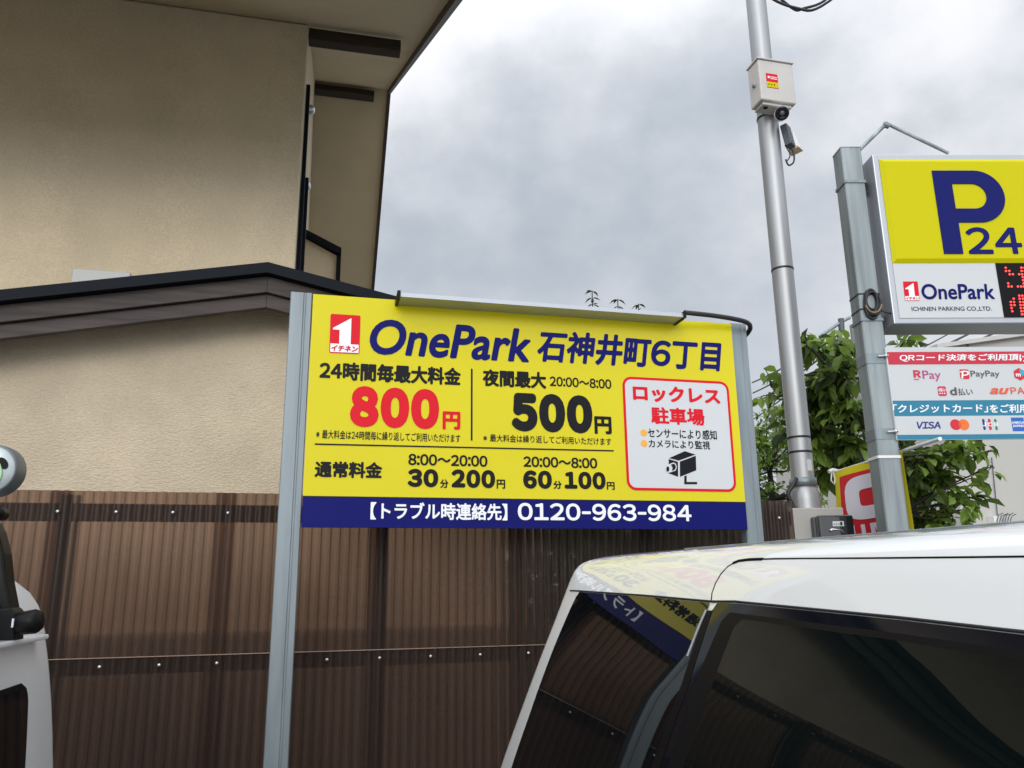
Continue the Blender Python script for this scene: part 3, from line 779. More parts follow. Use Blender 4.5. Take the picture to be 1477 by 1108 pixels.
m = MB(); lettering(m, PY, 'Pay', (1331.7, 550.4), (1355.8, 534.5), bold=.006, mode='plain', **K); build('pay_lettering', m, MT['magenta'], pn)
def pxrr(m, tl, br, r, off=.0016):
    (a0, b1), (a1, b0) = PY.ab(*tl), PY.ab(*br); return abpoly(m, PY, rrect(a0, b0, a1, b1, r), off)
m = MB(); pxrr(m, (1383.4, 533), (1398.6, 546.8), .008); lo_ = build('wallet_logo', m, MT['mc_red'], pn)
m = MB(); lettering(m, PY, 'P', (1386.5, 546.5), (1396.8, 535), bold=.02, slant=.15, off=.0022); pxpoly(m, PY, [(1383.4, 536.2), (1392, 535), (1392, 536), (1383.5, 537.6)], .0022); build('logo_mark', m, MT['white_ink'], lo_)
m = MB(); lettering(m, PY, 'PayPay', (1400.7, 546), (1440.7, 534.6), bold=.008, mode='plain', **K); build('wallet_lettering', m, MT['grey_ink'], pn)
ca_, cb_ = PY.ab(1470.5, 540)
m = MB(); abpoly(m, PY, [(ca_ + .034*math.cos(R(30 + 60*k)), cb_ + .034*math.sin(R(30 + 60*k))) for k in range(6)], .0016); hx = build('hexagon_logo', m, MT['mc_red'], pn)
m = MB(); abpoly(m, PY, [(ca_ + .004, cb_ + .028), (ca_ + .02, cb_ + .02), (ca_ + .036, cb_ + .012), (ca_ + .03, cb_ - .008), (ca_ + .012, cb_ - .006), (ca_ + .002, cb_ + .01)], .0022); build('logo_corner', m, MT['cyan'], hx)
m = MB(); lettering(m, PY, 'm', (1465.2, 543.5), (1471.5, 539), bold=.04, mode='plain', off=.0026); build('logo_mark', m, MT['white_ink'], hx)
m = MB(); pxrr(m, (1351.6, 557.4), (1366, 571.3), .01); dl = build('square_logo', m, MT['crimson'], pn)
m = MB(); lettering(m, PY, 'd払い', (1353.4, 565.2), (1364.3, 559.6), bold=.03, off=.0022)
for uu in (1355.6, 1359, 1362.3): disc(m, PY, *PY.ab(uu, 567.6), .0036, .0022, 10)
build('logo_mark', m, MT['white_ink'], dl)
m = MB(); lettering(m, PY, 'd', (1370.7, 570.4), (1379, 558.8), bold=.045, **K); lettering(m, PY, '払い', (1382.4, 570.4), (1402, 560), bold=.012, **K); build('square_logo_lettering', m, MT['grey_ink'], pn)
m = MB(); lettering(m, PY, 'au', (1427.8, 569), (1455, 559.6), bold=.035, slant=.35, mode='plain', **K); lettering(m, PY, 'PAY', (1458, 568.6), (1487, 558.6), bold=.025, gap=.12, **K); build('mobile_pay_lettering', m, MT['vermilion'], pn)
m = MB(); lettering(m, PY, 'VISA', (1322.7, 618.8), (1355.4, 608.2), bold=.04, slant=.2, off=.0026, gap=.06); build('card_lettering', m, MT['jcb_blue'], wb_)
m = MB(); c1 = PY.ab(1378, 612.8); c2 = PY.ab(1389.6, 612.8); rr = .0285
disc(m, PY, *c1, rr, .0026); build('red_circle', m, MT['mc_red'], wb_)
m = MB(); disc(m, PY, *c2, rr, .0029); build('orange_circle', m, MT['mc_orange'], wb_)
hd = (c2[0] - c1[0])/2; mxa = (c1[0] + c2[0])/2; th = math.acos(hd/rr)
m = MB(); abpoly(m, PY, [(c1[0] + rr*math.cos(th*(1 - k/6)), c1[1] + rr*math.sin(th*(1 - k/6))) for k in range(13)] + [(c2[0] - rr*math.cos(th*(1 - k/6)), c1[1] - rr*math.sin(th*(1 - k/6))) for k in range(1, 12)], .0032); build('circle_overlap', m, MT['mc_mid'], wb_)
for (u0_, u1_, mm, ch) in ((1415.8, 1421.8, 'jcb_blue', 'J'), (1424.0, 1430.6, 'mc_red', 'C'), (1433.0, 1439.2, 'ink_green', 'B')):
    m = MB(); pxrr(m, (u0_, 604.4), (u1_, 620.6), .007, .0026); bo = build('card_bar', m, MT[mm], wb_)
    m = MB(); lettering(m, PY, ch, (u0_ + .8, 615.2), (u1_ - .5, 609.6), bold=.04, off=.0032); build('bar_letter', m, MT['white_ink'], bo)
m = MB(); pxrr(m, (1457.4, 602.6), (1479, 622.2), .001, .0026); ax = build('blue_card_logo', m, MT['ink_blue'], wb_)
m = MB(); lettering(m, PY, 'AMERICAN', (1459, 611.6), (1478, 608), bold=.03, off=.0032, mode='plain'); lettering(m, PY, 'EXPRESS', (1461, 616.4), (1478, 612.8), bold=.03, off=.0032, mode='plain'); build('logo_lettering', m, MT['white_ink'], ax)

# ------------------------------------------------------------------ banner on the pole
bR = CAM + ray(1304, 650)*4.14; bL = CAM + ray(1204, 681)*4.70
bh = .9*1.7
BX = (bR - bL); BX.z = 0; BW = BX.length
BXn = BX.normalized()
PBN = Plane((bL.x, bL.y, 0), BXn, (0, 0, 1))
banner = thing('banner', ((bL.x+bR.x)/2, (bL.y+bR.y)/2, 0), 'red banner with yellow border and white lettering tied behind the square pole', 'banner')
ztop_l, ztop_r = bL.z, bR.z
ztb = (ztop_l + ztop_r)/2
def bsurf(s_, t_): # s across, t down
    z = ztop_l + (ztop_r - ztop_l)*s_ - t_*1.6
    wv = .022*math.sin(t_*9 + s_*2.5)*(.3 + t_) + .012*math.sin(s_*7 + t_*3)
    return PBN.pt(BW*s_, z, wv)
nS, nT = 24, 48
def bpatch(s0, s1, t0, t1, off):
    rows = []
    for i in range(nT + 1):
        tt = t0 + (t1 - t0)*i/nT
        rows.append([bsurf(s0 + (s1 - s0)*j/nS, tt) + PBN.n*off for j in range(nS + 1)])
    return MB().grid(rows)
MT['cloth_yellow'] = mat('banner_yellow', (0.72, 0.62, 0.01), 0.7); MT['cloth_red'] = mat('banner_red', (0.62, 0.015, 0.025), 0.7); MT['cloth_white'] = mat('banner_white', (0.72, 0.70, 0.76), 0.7)
cl = build('cloth', bpatch(0, 1, 0, 1, 0), MT['cloth_yellow'], banner)
rd = build('red_field', bpatch(.10, .84, .026, .97, .003), MT['cloth_red'], cl)
def ring_on(s0, s1, t0, t1, r0, s2, s3, t2, t3, r1, off):
    A = rrect(s0, -t1, s1, -t0, 1e-6); n = 48
    def se(k, a0, b0, a1, b1, p):
        an = 2*math.pi*k/n; c, s = math.cos(an), math.sin(an)
        return ((a0+a1)/2 + (a1-a0)/2*math.copysign(abs(c)**p, c), (b0+b1)/2 + (b1-b0)/2*math.copysign(abs(s)**p, s))
    o_ = [se(k, s0, t0, s1, t1, .55) for k in range(n)]; i_ = [se(k, s2, t2, s3, t3, .35) for k in range(n)]
    m = MB(); ms = 4
    pts = [[bsurf(o_[k][0] + (i_[k][0] - o_[k][0])*j/ms, o_[k][1] + (i_[k][1] - o_[k][1])*j/ms) + PBN.n*off for k in range(n)] for j in range(ms + 1)]
    for j in range(ms): m.add(pts[j] + pts[j+1], [(k, (k+1) % n, n + (k+1) % n, n + k) for k in range(n)], True)
    return m
build('big_letter', ring_on(.18, .86, .040, .190, 0, .37, .70, .088, .146, 0, .006), MT['cloth_white'], rd)
# letters U N lower down
def blet(m, polys, s0, s1, t0, t1):
    for pg in polys:
        m.add([bsurf(s0 + (s1-s0)*x, t0 + (t1-t0)*y) + PBN.n*.006 for x, y in pg], [tuple(range(len(pg)))])
m = MB()
blet(m, [[(0,0),(.28,0),(.28,.8),(0,.8)], [(.72,0),(1,0),(1,.8),(.72,.8)], [(0,.8),(1,.8),(.85,1),(.15,1)]], .21, .38, .205, .28)
blet(m, [[(0,0),(.26,0),(.26,1),(0,1)], [(.26,0),(.42,0),(.74,1),(.58,1),(.26,.15)], [(.74,0),(1,0),(1,1),(.74,1)]], .44, .64, .205, .28)
build('small_letters', m, MT['cloth_white'], rd)
MT['white_plastic'] = mat('white_plastic', (0.74, 0.75, 0.73), 0.4)
dirn = (bR - bL).normalized()
endp = CAM + ray(1356, 633)*3.62
m = MB(); m.tube([bL - dirn*.03, bR], .007, 8); m.tube([bR, endp], .009, 8); build('top_rod', m, MT['white_plastic'], banner)
m = MB(); m.tube([bR - BXn*.16 - PBN.n*.03 + Vector((.0, .0, .02)), bR - BXn*.16 - PBN.n*.03 + Vector((0, 0, -bR.z))], .011, 10); build('staff', m, MT['white_plastic'], banner)
m = MB(); m.tube([bL + Vector((-.04, 0, .0)), bL + Vector((-.01, 0, .012)), bL + Vector((.02, 0, .006))], .012, 8)
m.tube([bL + Vector((-.02, 0, 0)), bL + Vector((-.03, 0, -.05)), bL + Vector((-.012, 0, -.075)), bL + Vector((-.004, 0, -.04)), bL + Vector((-.01, 0, 0))], .005, 6); build('knot', m, MT['white_plastic'], banner)
zz = PP.ab(1270, 659)[1]; build('tie', sq(MB(), pole_o, hw + .004, zz - .007, zz + .007), MT['white_plastic'], banner)

# ------------------------------------------------------------------ camera pole with its fittings
CP = CAM + ray(1158, 690)*4.6; cpo = Vector((CP.x, CP.y, 0))
cpole = thing('camera_pole', cpo, 'tall round polished steel pole with a thicker base sleeve', 'pole')
zsl = CP.z
def back(u, v): # on the upright plane through the pole facing the camera
    pl = Plane(cpo, _r0, (0, 0, 1)); a, b = pl.ab(u, v); return a, b
CPL = Plane(cpo, _r0, (0, 0, 1)); TOC = CPL.n
build('shaft', MB().tube([cpo + EZ_*.3, cpo + EZ_*6.6], .064, 32), MT['steel'], cpole)
zj = CPL.ab(1160, 692)[1]; zbz = CPL.ab(1162, 703)[1]
m = MB(); m.lathe(cpo, EZ_, [(0, .086), (zbz - .08, .086), (zbz - .035, .082), (zbz - .01, .072), (zbz, .066)], 32); build('base_sleeve', m, MT['steel'], cpole)
m = MB(); m.lathe(cpo, EZ_, [(zbz + .003, .0652), (zbz + .003, .074), (zj + .006, .074), (zj + .008, .0652)], 32); build('collar', m, MT['galv'], cpole)
for v, r_ in ((632, .0665), (653, .0665), (390, .0665), (172, .068)):
    zz = CPL.ab(1150 - (700 - v)*.1, v)[1]
    m = MB(); m.lathe(cpo, EZ_, [(zz - .006, .0645), (zz - .006, r_), (zz + .006, r_), (zz + .006, .0645)], 28); build('strap', m, MT['rubber'], cpole)
aa, zz = CPL.ab(1167, 672)
m = MB(); rows = []
for z_ in (zz - .035, zz + .03):
    rows.append([cpo + (_r0*math.sin(th_) + TOC*math.cos(th_))*.0646 + EZ_*z_ for th_ in [R(8 + 4*k) for k in range(9)]])
m.grid(rows); build('sticker', m, MT['notice_white'], cpole)
m = MB(); P3 = lambda u, v, off=.07: CPL.pt(*CPL.ab(u, v), off)
m.soft([P3(1144, 692, .05), P3(1139, 700), P3(1131, 713), P3(1133, 722), P3(1140, 735), P3(1144, 750, .09), P3(1146, 762, .1), P3(1148, 800, .1), P3(1150, 900, .1)], .012, 10); build('conduit', m, MT['rubber'], cpole)

# equipment box on the pole
jb = thing('equipment_box', CPL.pt(*CPL.ab(1118, 118), .1), 'pale grey equipment box with a red sticker strapped to the round pole', 'box')
JA = YAW + R(-14)
JX = Vector((math.cos(JA), -math.sin(JA), 0)); JN = Vector((-math.sin(JA), -math.cos(JA), 0))
PJ = Plane(cpo + JN*.19, JX, EZ_)
j0 = (PJ.ab(1094, 88)[0] + PJ.ab(1098, 147)[0])/2; j1 = (PJ.ab(1143.5, 90)[0] + PJ.ab(1147.5, 145)[0])/2; jt = PJ.ab(1118, 89)[1]; jbz = PJ.ab(1120, 146)[1]
build('case', abslab(MB(), PJ, j0, jbz, j1, jt, -.125, 0), MT['box_grey'], jb, bevel=.008)
m = MB(); abslab(m, PJ, j0 - .008, jt + .001, j1 + .006, jt + .012, -.13, .008); build('lid', m, MT['box_grey'], jb, bevel=.003)
m = MB(); abslab(m, PJ, j0 + .02, jbz - .02, j1 - .02, jbz - .0005, -.12, -.02); build('underside', m, MT['box_grey'], jb, bevel=.006)
s0, s1 = PJ.ab(1104.5, 107)[0], PJ.ab(1121, 107)[0]
m = MB(); abslab(m, PJ, s0, PJ.ab(1112, 127)[1], s1, PJ.ab(1112, 106.5)[1], .0004, .001); stk = build('sticker', m, MT['red_ink'], jb)
m = MB(); abslab(m, PJ, s0, PJ.ab(1112, 126)[1], s1, PJ.ab(1112, 118.5)[1], .0012, .0016); build('yellow_strip', m, MT['yellow2'], stk)
m = MB(); ym_ = PJ.ab(1112, 112.5)[1]
disc(m, PJ, s0 + .018, ym_ + .003, .008, .0016, 12); abslab(m, PJ, s0 + .03, ym_ + .004, s1 - .006, ym_ + .009, .0012, .0016); abslab(m, PJ, s0 + .03, ym_ - .008, s1 - .006, ym_ - .003, .0012, .0016); build('sticker_marks', m, MT['white_ink'], stk)
m = MB(); yk = PJ.ab(1112, 122.3)[1]
for k in range(3): disc(m, PJ, s0 + .014 + .019*k, yk, .005, .002, 8)
build('strip_marks', m, MT['black_ink'], stk)
m = MB(); m.lathe(PJ.pt(j0, (jt+jbz)/2 - .01, -.06), -JX, [(.0005, .013), (.012, .013), (.014, .008), (.014, 0)], 14); build('lock', m, MT['galv'], jb)
m = MB(); m.lathe(PJ.pt(j0 + .055, jbz - .021, -.05), -EZ_, [(0, .014), (.004, .014), (.005, 0)], 12); build('gland', m, MT['black_plastic'], jb)

# bullet camera
cc = PJ.pt(*PJ.ab(1130.5, 161), -.03)
scm = thing('security_camera', cc, 'small round security camera hanging just below the grey box', 'camera')
ax_ = ((CAM - cc).normalized() + _r0*.12 + EZ_*.12).normalized()
m = MB(); m.lathe(cc - ax_*.05, ax_, [(0, 0), (0, .028), (.01, .040), (.07, .043), (.10, .043), (.102, .040)], 24); build('housing', m, MT['white_plastic'], scm)
m = MB(); m.lathe(cc - ax_*.05, ax_, [(.1015, .0425), (.108, .040), (.110, .034), (.110, .0)], 24); fc = build('face', m, MT['gloss_black'], scm)
m = MB(); m.lathe(cc - ax_*.05, ax_, [(.1105, .014), (.113, .012), (.113, 0)], 16); build('lens', m, MT['lamp_body'], fc)
m = MB(); m.tube([cc - ax_*.02 + EZ_*.03, cc - ax_*.03 + EZ_*.08, PJ.pt(*PJ.ab(1127, 149), -.06)], .014, 10); build('arm', m, MT['white_plastic'], scm)

# flood light
fc0 = CPL.pt(*CPL.ab(1134, 202), .05)
fl = thing('flood_light', fc0, 'dark grey flood light on the round pole below the camera', 'flood light')
FA = YAW + R(-50)
Mf = Matrix.Translation(fc0) @ Matrix.Rotation(-FA - R(0), 4, 'Z') @ Matrix.Rotation(R(-8), 4, 'X')
m = MB(); m.box((-.035, -.015, -.075), (.035, .03, .075), Mf); build('body', m, MT['lamp_body'], fl, bevel=.006)
m = MB()
Mg = Mf @ Matrix.Translation((.036, 0, -.01))
m.hexa([Mg @ Vector(p) for p in ((0, -.02, -.055), (0, .03, -.055), (0, .03, .05), (0, -.02, .05))], [Mg @ Vector(p) for p in ((.055, -.03, -.06), (.055, .04, -.06), (.02, .035, .04), (.02, -.025, .04))]); build('reflector', m, MT['white_plastic'], fl, bevel=.003)
m = MB(); m.hexa([Mg @ Vector(p) for p in ((.003, -.028, -.068), (.003, .036, -.068), (.003, .036, -.057), (.003, -.028, -.057))], [Mg @ Vector(p) for p in ((.07, -.034, -.072), (.07, .044, -.072), (.058, .042, -.0615), (.058, -.032, -.0615))])
MT['warm_lens'] = mat('frosted_lens', (0.72, 0.55, 0.38), 0.4); build('lens', m, MT['warm_lens'], fl)
m = MB(); q0 = fc0 - EZ_*.085
m.soft([q0 + _r0*.01, q0 + _r0*.02 - EZ_*.05, q0 + _r0*.012 - EZ_*.10, q0 - _r0*.02 - EZ_*.12, q0 - _r0*.035 - EZ_*.08], .0055, 8)
m.soft([q0 - _r0*.03 + EZ_*.02, q0 - _r0*.005 - EZ_*.05, q0 - _r0*.035 - EZ_*.10], .004, 8)
build('cord', m, MT['rubber'], fl)

# cabinet board and meter by the pole foot
PC = Plane(cpo + TOC*.14, _r0, EZ_)
cab = thing('meter_cabinet', PC.pt(*PC.ab(1183, 760), -.05), 'flat grey cabinet at the foot of the round steel pole', 'cabinet')
c0, c1_ = PC.ab(1144, 760)[0], PC.ab(1219, 760)[0]; ct = PC.ab(1180, 732.5)[1]
build('door', abslab(MB(), PC, c0 + .004, .4, c1_ - .004, ct - .004, .0005, .006), MT['cabinet'], cab, bevel=.002)
build('case', abslab(MB(), PC, c0, .3, c1_, ct, -.05, 0), MT['cabinet'], cab, bevel=.004)
mtr = thing('electricity_meter', PC.pt(*PC.ab(1192, 760), .05), 'black glass fronted electricity meter fixed on the grey cabinet', 'meter')
m0, m1 = PC.ab(1163, 755)[0], PC.ab(1220.5, 755)[0]; mt_ = PC.ab(1190, 745)[1]; mb0 = PC.ab(1190, 772)[1] - .05
MT['meter_glass'] = mat('smoked_cover', (0.01, 0.012, 0.014), 0.06, spec=0.8)
build('case', abslab(MB(), PC, m0 + .02, mb0, m1 - .002, mt_ - .004, .0065, .05), MT['lamp_body'], mtr, bevel=.01)
m = MB(); abslab(m, PC, m0 + .03, mb0 + .01, m1, mt_, .051, .105); gl_ = build('cover', m, MT['meter_glass'], mtr, bevel=.012, seg=3)
PM = Plane(PC.pt(0, 0, .1055), _r0, EZ_)
la0, lz1 = PM.ab(1200.5, 752); la1, lz0 = PM.ab(1217.5, 759)
m = MB(); abslab(m, PM, la0, lz0, la1, lz1, .0005, .001); lab = build('plate', m, MT['notice_white'], mtr)
m = MB(); abslab(m, PM, la1 - .02, lz0 + .004, la1 - .008, lz1 - .004, .0012, .0015)
for k in range(3): abslab(m, PM, la0 + .005 + .012*k, lz0 + .009, la0 + .013 + .012*k, lz0 + .013, .0012, .0015)
build('plate_marks', m, MT['black_ink'], lab)
m = MB(); zl = PM.ab(1200, 765)[1]
m.tube([PM.pt(la0 - .02, zl, .004), PM.pt(la0 - .01, zl + .006, .008), PM.pt(la1 - .02, zl, .008), PM.pt(la1 - .008, zl - .012, .004)], .004, 6); m.lathe(PM.pt(la0 - .01, zl, .0005), PM.n, [(0, .009), (.01, .009), (.01, 0)], 10); build('seal_screw', m, MT['bolt'], mtr)

# ------------------------------------------------------------------ minivan at right
XC = 1.44
ZW = [(0.28, .84), (0.40, .870), (0.80, .892), (1.0, .886), (1.13, .872), (1.28, .843), (1.47, .797), (1.58, .760), (1.661, .728), (1.70, .7095), (1.725, .692), (1.742, .66), (1.755, .58), (1.766, .40), (1.772, .0)]
ZR = [(0.28, 2.72), (0.40, 2.72), (0.80, 2.71), (1.0, 2.66), (1.13, 2.585), (1.28, 2.485), (1.47, 2.375), (1.58, 2.335), (1.661, 2.325), (1.70, 2.325), (1.725, 2.32), (1.742, 2.30), (1.755, 2.24), (1.766, 2.05), (1.772, 1.5)]
ZF = [(0.28, -1.75), (0.40, -1.85), (0.80, -1.84), (0.92, -1.70), (0.98, -1.1), (1.0, -0.98), (1.13, -.85), (1.28, -.66), (1.47, -.42), (1.58, -.28), (1.661, -.17), (1.70, -.11), (1.725, -.05), (1.742, .0), (1.755, .1), (1.766, .4), (1.772, 1.0)]
def interp(tab, z):
    if z <= tab[0][0]: return tab[0][1]
    for (a, b), (c, d) in zip(tab, tab[1:]):
        if z <= c:
            t_ = (z - a)/(c - a); return b + (d - b)*t_
    return tab[-1][1]
def smooth_tab(tab):
    # Catmull-Rom resample for soft bodywork
    out = []
    for i in range(len(tab) - 1):
        p0 = tab[max(i-1, 0)]; p1 = tab[i]; p2 = tab[i+1]; p3 = tab[min(i+2, len(tab)-1)]
        m1_ = (p2[1]-p0[1])/(p2[0]-p0[0]); m2_ = (p3[1]-p1[1])/(p3[0]-p1[0]); h_ = p2[0]-p1[0]
        for k in range(6):
            t_ = k/6; out.append((p1[0] + h_*t_, (2*t_**3-3*t_**2+1)*p1[1] + (t_**3-2*t_**2+t_)*h_*m1_ + (-2*t_**3+3*t_**2)*p2[1] + (t_**3-t_**2)*h_*m2_))
    return out + [tab[-1]]
tW, tR, tF = smooth_tab(ZW), smooth_tab(ZR), smooth_tab(ZF)
RC = .10
def vside(Y, z, off=0.0):
    """near (left) flank of the van, with the rounded rear corner"""
    wv, yr = interp(tW, z), interp(tR, z)
    rc = min(RC, wv*.5) - 0.0
    if Y <= yr - rc: return Vector((XC - wv - off, Y, zfall(Y, z)))
    s_ = min(1.0, (Y - (yr - rc))/rc); an = math.asin(s_)
    return Vector((XC - wv + rc - (rc + off)*math.cos(an), yr - rc + (rc + off)*math.sin(an), z))
def zfall(Y, z): return z - max(0.0, (z - 1.70)/.07)*.013*min(1.6, max(0.0, (2.2 - Y)/1.5))
def ring(z):
    wv, yr, yf = interp(tW, z), interp(tR, z), interp(tF, z)
    wv = max(wv, .02); rc = min(RC, wv*.5); rf_ = min(.25, wv*.5)
    half = []
    ya, yb = yf + rf_, yr - rc
    half += [(-rf_*0 - (wv - rf_)*(1 - k/4) * 1.0, None) for k in range(0)]
    pts = []
    for k in range(7): an = R(90*k/6); pts.append((XC - (wv - rf_) - rf_*math.sin(an), yf + rf_ - rf_*math.cos(an)))
    for k in range(1, 30): pts.append((XC - wv, ya + (yb - ya)*k/30))
    for k in range(11): an = R(90*k/10); pts.append((XC - wv + rc - rc*math.cos(an), yb + rc*math.sin(an)))
    full = pts + [(2*XC - x, y) for x, y in reversed(pts)]
    return [Vector((x, y, zfall(y, z))) for x, y in full]
van = thing('minivan', (XC, .6, 0), 'white minivan with dark tinted windows parked in front of the price board', 'minivan')
zs_ = sorted(set([.28, .34, .40, .5, .6, .7, .8, .86, .92, .98, 1.0, 1.06, 1.13, 1.2, 1.28, 1.34, 1.4, 1.47, 1.52, 1.58, 1.62, 1.661, 1.68, 1.70, 1.712, 1.725, 1.734, 1.742, 1.749, 1.755, 1.761, 1.766, 1.77, 1.772]))
rings = [ring(z) for z in zs_]
m = MB(); nn = len(rings[0])
m.add([p for r_ in rings for p in r_], [(i*nn + k, i*nn + (k+1) % nn, (i+1)*nn + (k+1) % nn, (i+1)*nn + k) for i in range(len(rings)-1) for k in range(nn)], True)
m.add(rings[0], [tuple(range(nn))]); m.add(rings[-1], [tuple(range(nn))], True)
build('body', m, MT['white_paint'], van)
def side_px(u, v):
    z = 1.5
    for _ in range(40):
        p = onX(u, v, XC - interp(tW, z)); z = z + .6*(max(.3, min(1.75, p.z)) - z)
    return p.y, z
def line(pts):
    pts = sorted((z, y) for y, z in pts)
    return lambda z: (pts[0][1] + (z - pts[0][0])*(pts[1][1]-pts[0][1])/(pts[1][0]-pts[0][0])) if z < pts[0][0] else (pts[-1][1] + (z - pts[-1][0])*(pts[-1][1]-pts[-2][1])/(pts[-1][0]-pts[-2][0]) if z > pts[-1][0] else interp(pts, z))
def vpatch(yl, yr_, zb, ztop, off, rtl=.0, rtr=.0, rbl=.0, rbr=.0, nz=44, ny=40):
    """patch on the flank between the rear edge yl(z) and the front edge yr_(z); ztop(Y) is its upper edge"""
    rows = []
    for i in range(nz + 1):
        t_ = i/nz; row = []
        zmid = zb + (ztop(0.5*(yl(1.5) + yr_(1.5))) - zb)*t_
        for j in range(ny + 1):
            s_ = j/ny
            z = zmid
            for _ in range(3):
                ya, yb = yl(z), yr_(z)
                h_ = max(0.0, ztop(ya) - z); hb = z - zb
                da = rtl - math.sqrt(max(0, rtl*rtl - (rtl - h_)**2)) if h_ < rtl else 0.0
                db = rtr - math.sqrt(max(0, rtr*rtr - (rtr - h_)**2)) if h_ < rtr else 0.0
                if hb < rbl: da += rbl - math.sqrt(max(0, rbl*rbl - (rbl - hb)**2))
                if hb < rbr: db += rbr - math.sqrt(max(0, rbr*rbr - (rbr - hb)**2))
                Y = (ya - da) + ((yb + db) - (ya - da))*s_
                z = zb + (ztop(Y) - zb)*t_
            row.append(vside(Y, z, off))
        rows.append(row)
    return MB().grid(rows)
top_pts = sorted([side_px(*p) for p in ((832, 853), (930, 860), (1028, 869), (1060, 869), (1180, 881), (1300, 893), (1477, 914))])
top_pts = [(top_pts[0][0] - 2.0, top_pts[0][1] - .05)] + top_pts + [(top_pts[-1][0] + .5, top_pts[-1][1])]
ztop = lambda Y: interp(top_pts, Y)
rear_l = line([side_px(834, 856), side_px(793, 952), side_px(765, 1030), side_px(739, 1106)])
q_r = line([side_px(1024, 872), side_px(985, 990), side_px(943, 1106)])
d_l = line([side_px(1031, 872), side_px(993, 990), side_px(952, 1106)])
f_l = line([side_px(1050, 880), side_px(1003, 990), side_px(966, 1106)])
g_l = line([side_px(1064, 900), side_px(1030, 990), side_px(990, 1106)])
ZB = 1.02
build('quarter_window', vpatch(rear_l, q_r, ZB, lambda Y: ztop(Y) - .001, .002, rtl=.012, rbl=.06), MT['glass_dark'], van)
build('door_trim', vpatch(d_l, lambda z: -.05, ZB, lambda Y: ztop(Y) - .001, .002, rtl=.01), MT['gloss_black'], van)
build('door_seal', vpatch(f_l, lambda z: .12, ZB, lambda Y: ztop(Y) - .016, .0032, rtl=.015), MT['matt_black'], van)
build('door_window', vpatch(g_l, lambda z: .14, ZB + .01, lambda Y: ztop(Y) - .024, .0045, rtl=.02), MT['glass_door'], van)
m = MB(); m.grid([[vside(q_r(z) + .002 - (q_r(z) - d_l(z) + .006)*s_, z, .0026) for s_ in (0, 1)] for z in [1.02 + k*.0203 for k in range(31)]]); build('pillar_gap', m, MT['matt_black'], van)
gl = [side_px(*p) for p in ((1026, 868), (1027, 856), (1032, 842), (1040, 828), (1050, 817), (1062, 809), (1080, 805.5), (1120, 804.5), (1250, 804), (1380, 803.5), (1477, 803), (1700, 802))]
m = MB(); m.tube([vside(y, z, -.0006) for y, z in gl], .0017, 6); build('door_gap', m, MT['matt_black'], van)
m = MB(); m.tube([vside(y, z, .0) for y, z in [side_px(*p) for p in ((1058, 811.5), (1066, 808), (1080, 805.8), (1100, 805))]], .0028, 6); build('gap_rubber', m, MT['matt_black'], van)
m = MB(); st = [side_px(*p) for p in ((1021, 880), (1010, 905), (994, 946))]
m.tube([vside(y, z, .003) for y, z in st], .0026, 6); build('pillar_highlight', m, MT['alu'], van)  # bright strip standing in for a reflection along the pillar
m = MB(); m.tube([vside(Y, 1.7585, .0) for Y in [-.2 + .05*k for k in range(42)]], .0025, 6); build('roof_moulding', m, MT['galv'], van)
m = MB(); m.tube([vside(Y, ztop(Y) + .0015, .0008) for Y in [.2 + .04*k for k in range(51)] if Y < 2.24], .0022, 6); build('weather_strip', m, MT['rubber'], van)
m = MB()
pts = [side_px(*p) for p in ((1062, 807), (1080, 803.5), (1250, 801.5), (1477, 800.5))]
# rear glass, wheels and lamps complete the car
def vrear(x, z, off):
    wv, yr = interp(tW, z), interp(tR, z); xx = min(max(x, -(wv - RC)), wv - RC)
    return Vector((XC + xx, yr + off, z))
m = MB(); m.grid([[vrear(-.55 + 1.1*j/12, z, .003) for j in range(13)] for z in [1.04 + k*.05 for k in range(12)]]); build('rear_window', m, MT['glass_dark'], van)
def vfront(x, z, off): return Vector((XC + x, interp(tF, z) - off, z))
m = MB(); m.grid([[vfront(-.45 + .9*j/10, z, .003) for j in range(11)] for z in [1.02 + k*.06 for k in range(11)]]); build('windscreen', m, MT['glass_dark'], van)
MT['lamp_red'] = mat('tail_lamp_red', (0.25, 0.005, 0.006), 0.1)
for sx in (-1, 1):
    m = MB(); m.grid([[vrear(sx*(.62 + .1*j/4), z, .004) for j in range(5)] for z in [.75 + k*.05 for k in range(6)]]); build('tail_lamp', m, MT['lamp_red'], van)
MT['tyre'] = mat('tyre_rubber', (0.02, 0.02, 0.021), 0.8)
for yy in (-1.1, 1.9):
    for sx in (-1, 1):
        c_ = Vector((XC + sx*.79, yy, .31))
        m = MB(); m.lathe(c_, (sx, 0, 0), [(-.10, .19), (-.09, .29), (-.04, .31), (.05, .31), (.085, .295), (.09, .20)], 28); wh_ = build('wheel', m, MT['tyre'], van)
        m = MB(); m.lathe(c_, (sx, 0, 0), [(.07, .20), (.085, .19), (.06, .16), (.075, .05), (.08, 0)], 20); build('rim', m, MT['alu'], wh_)

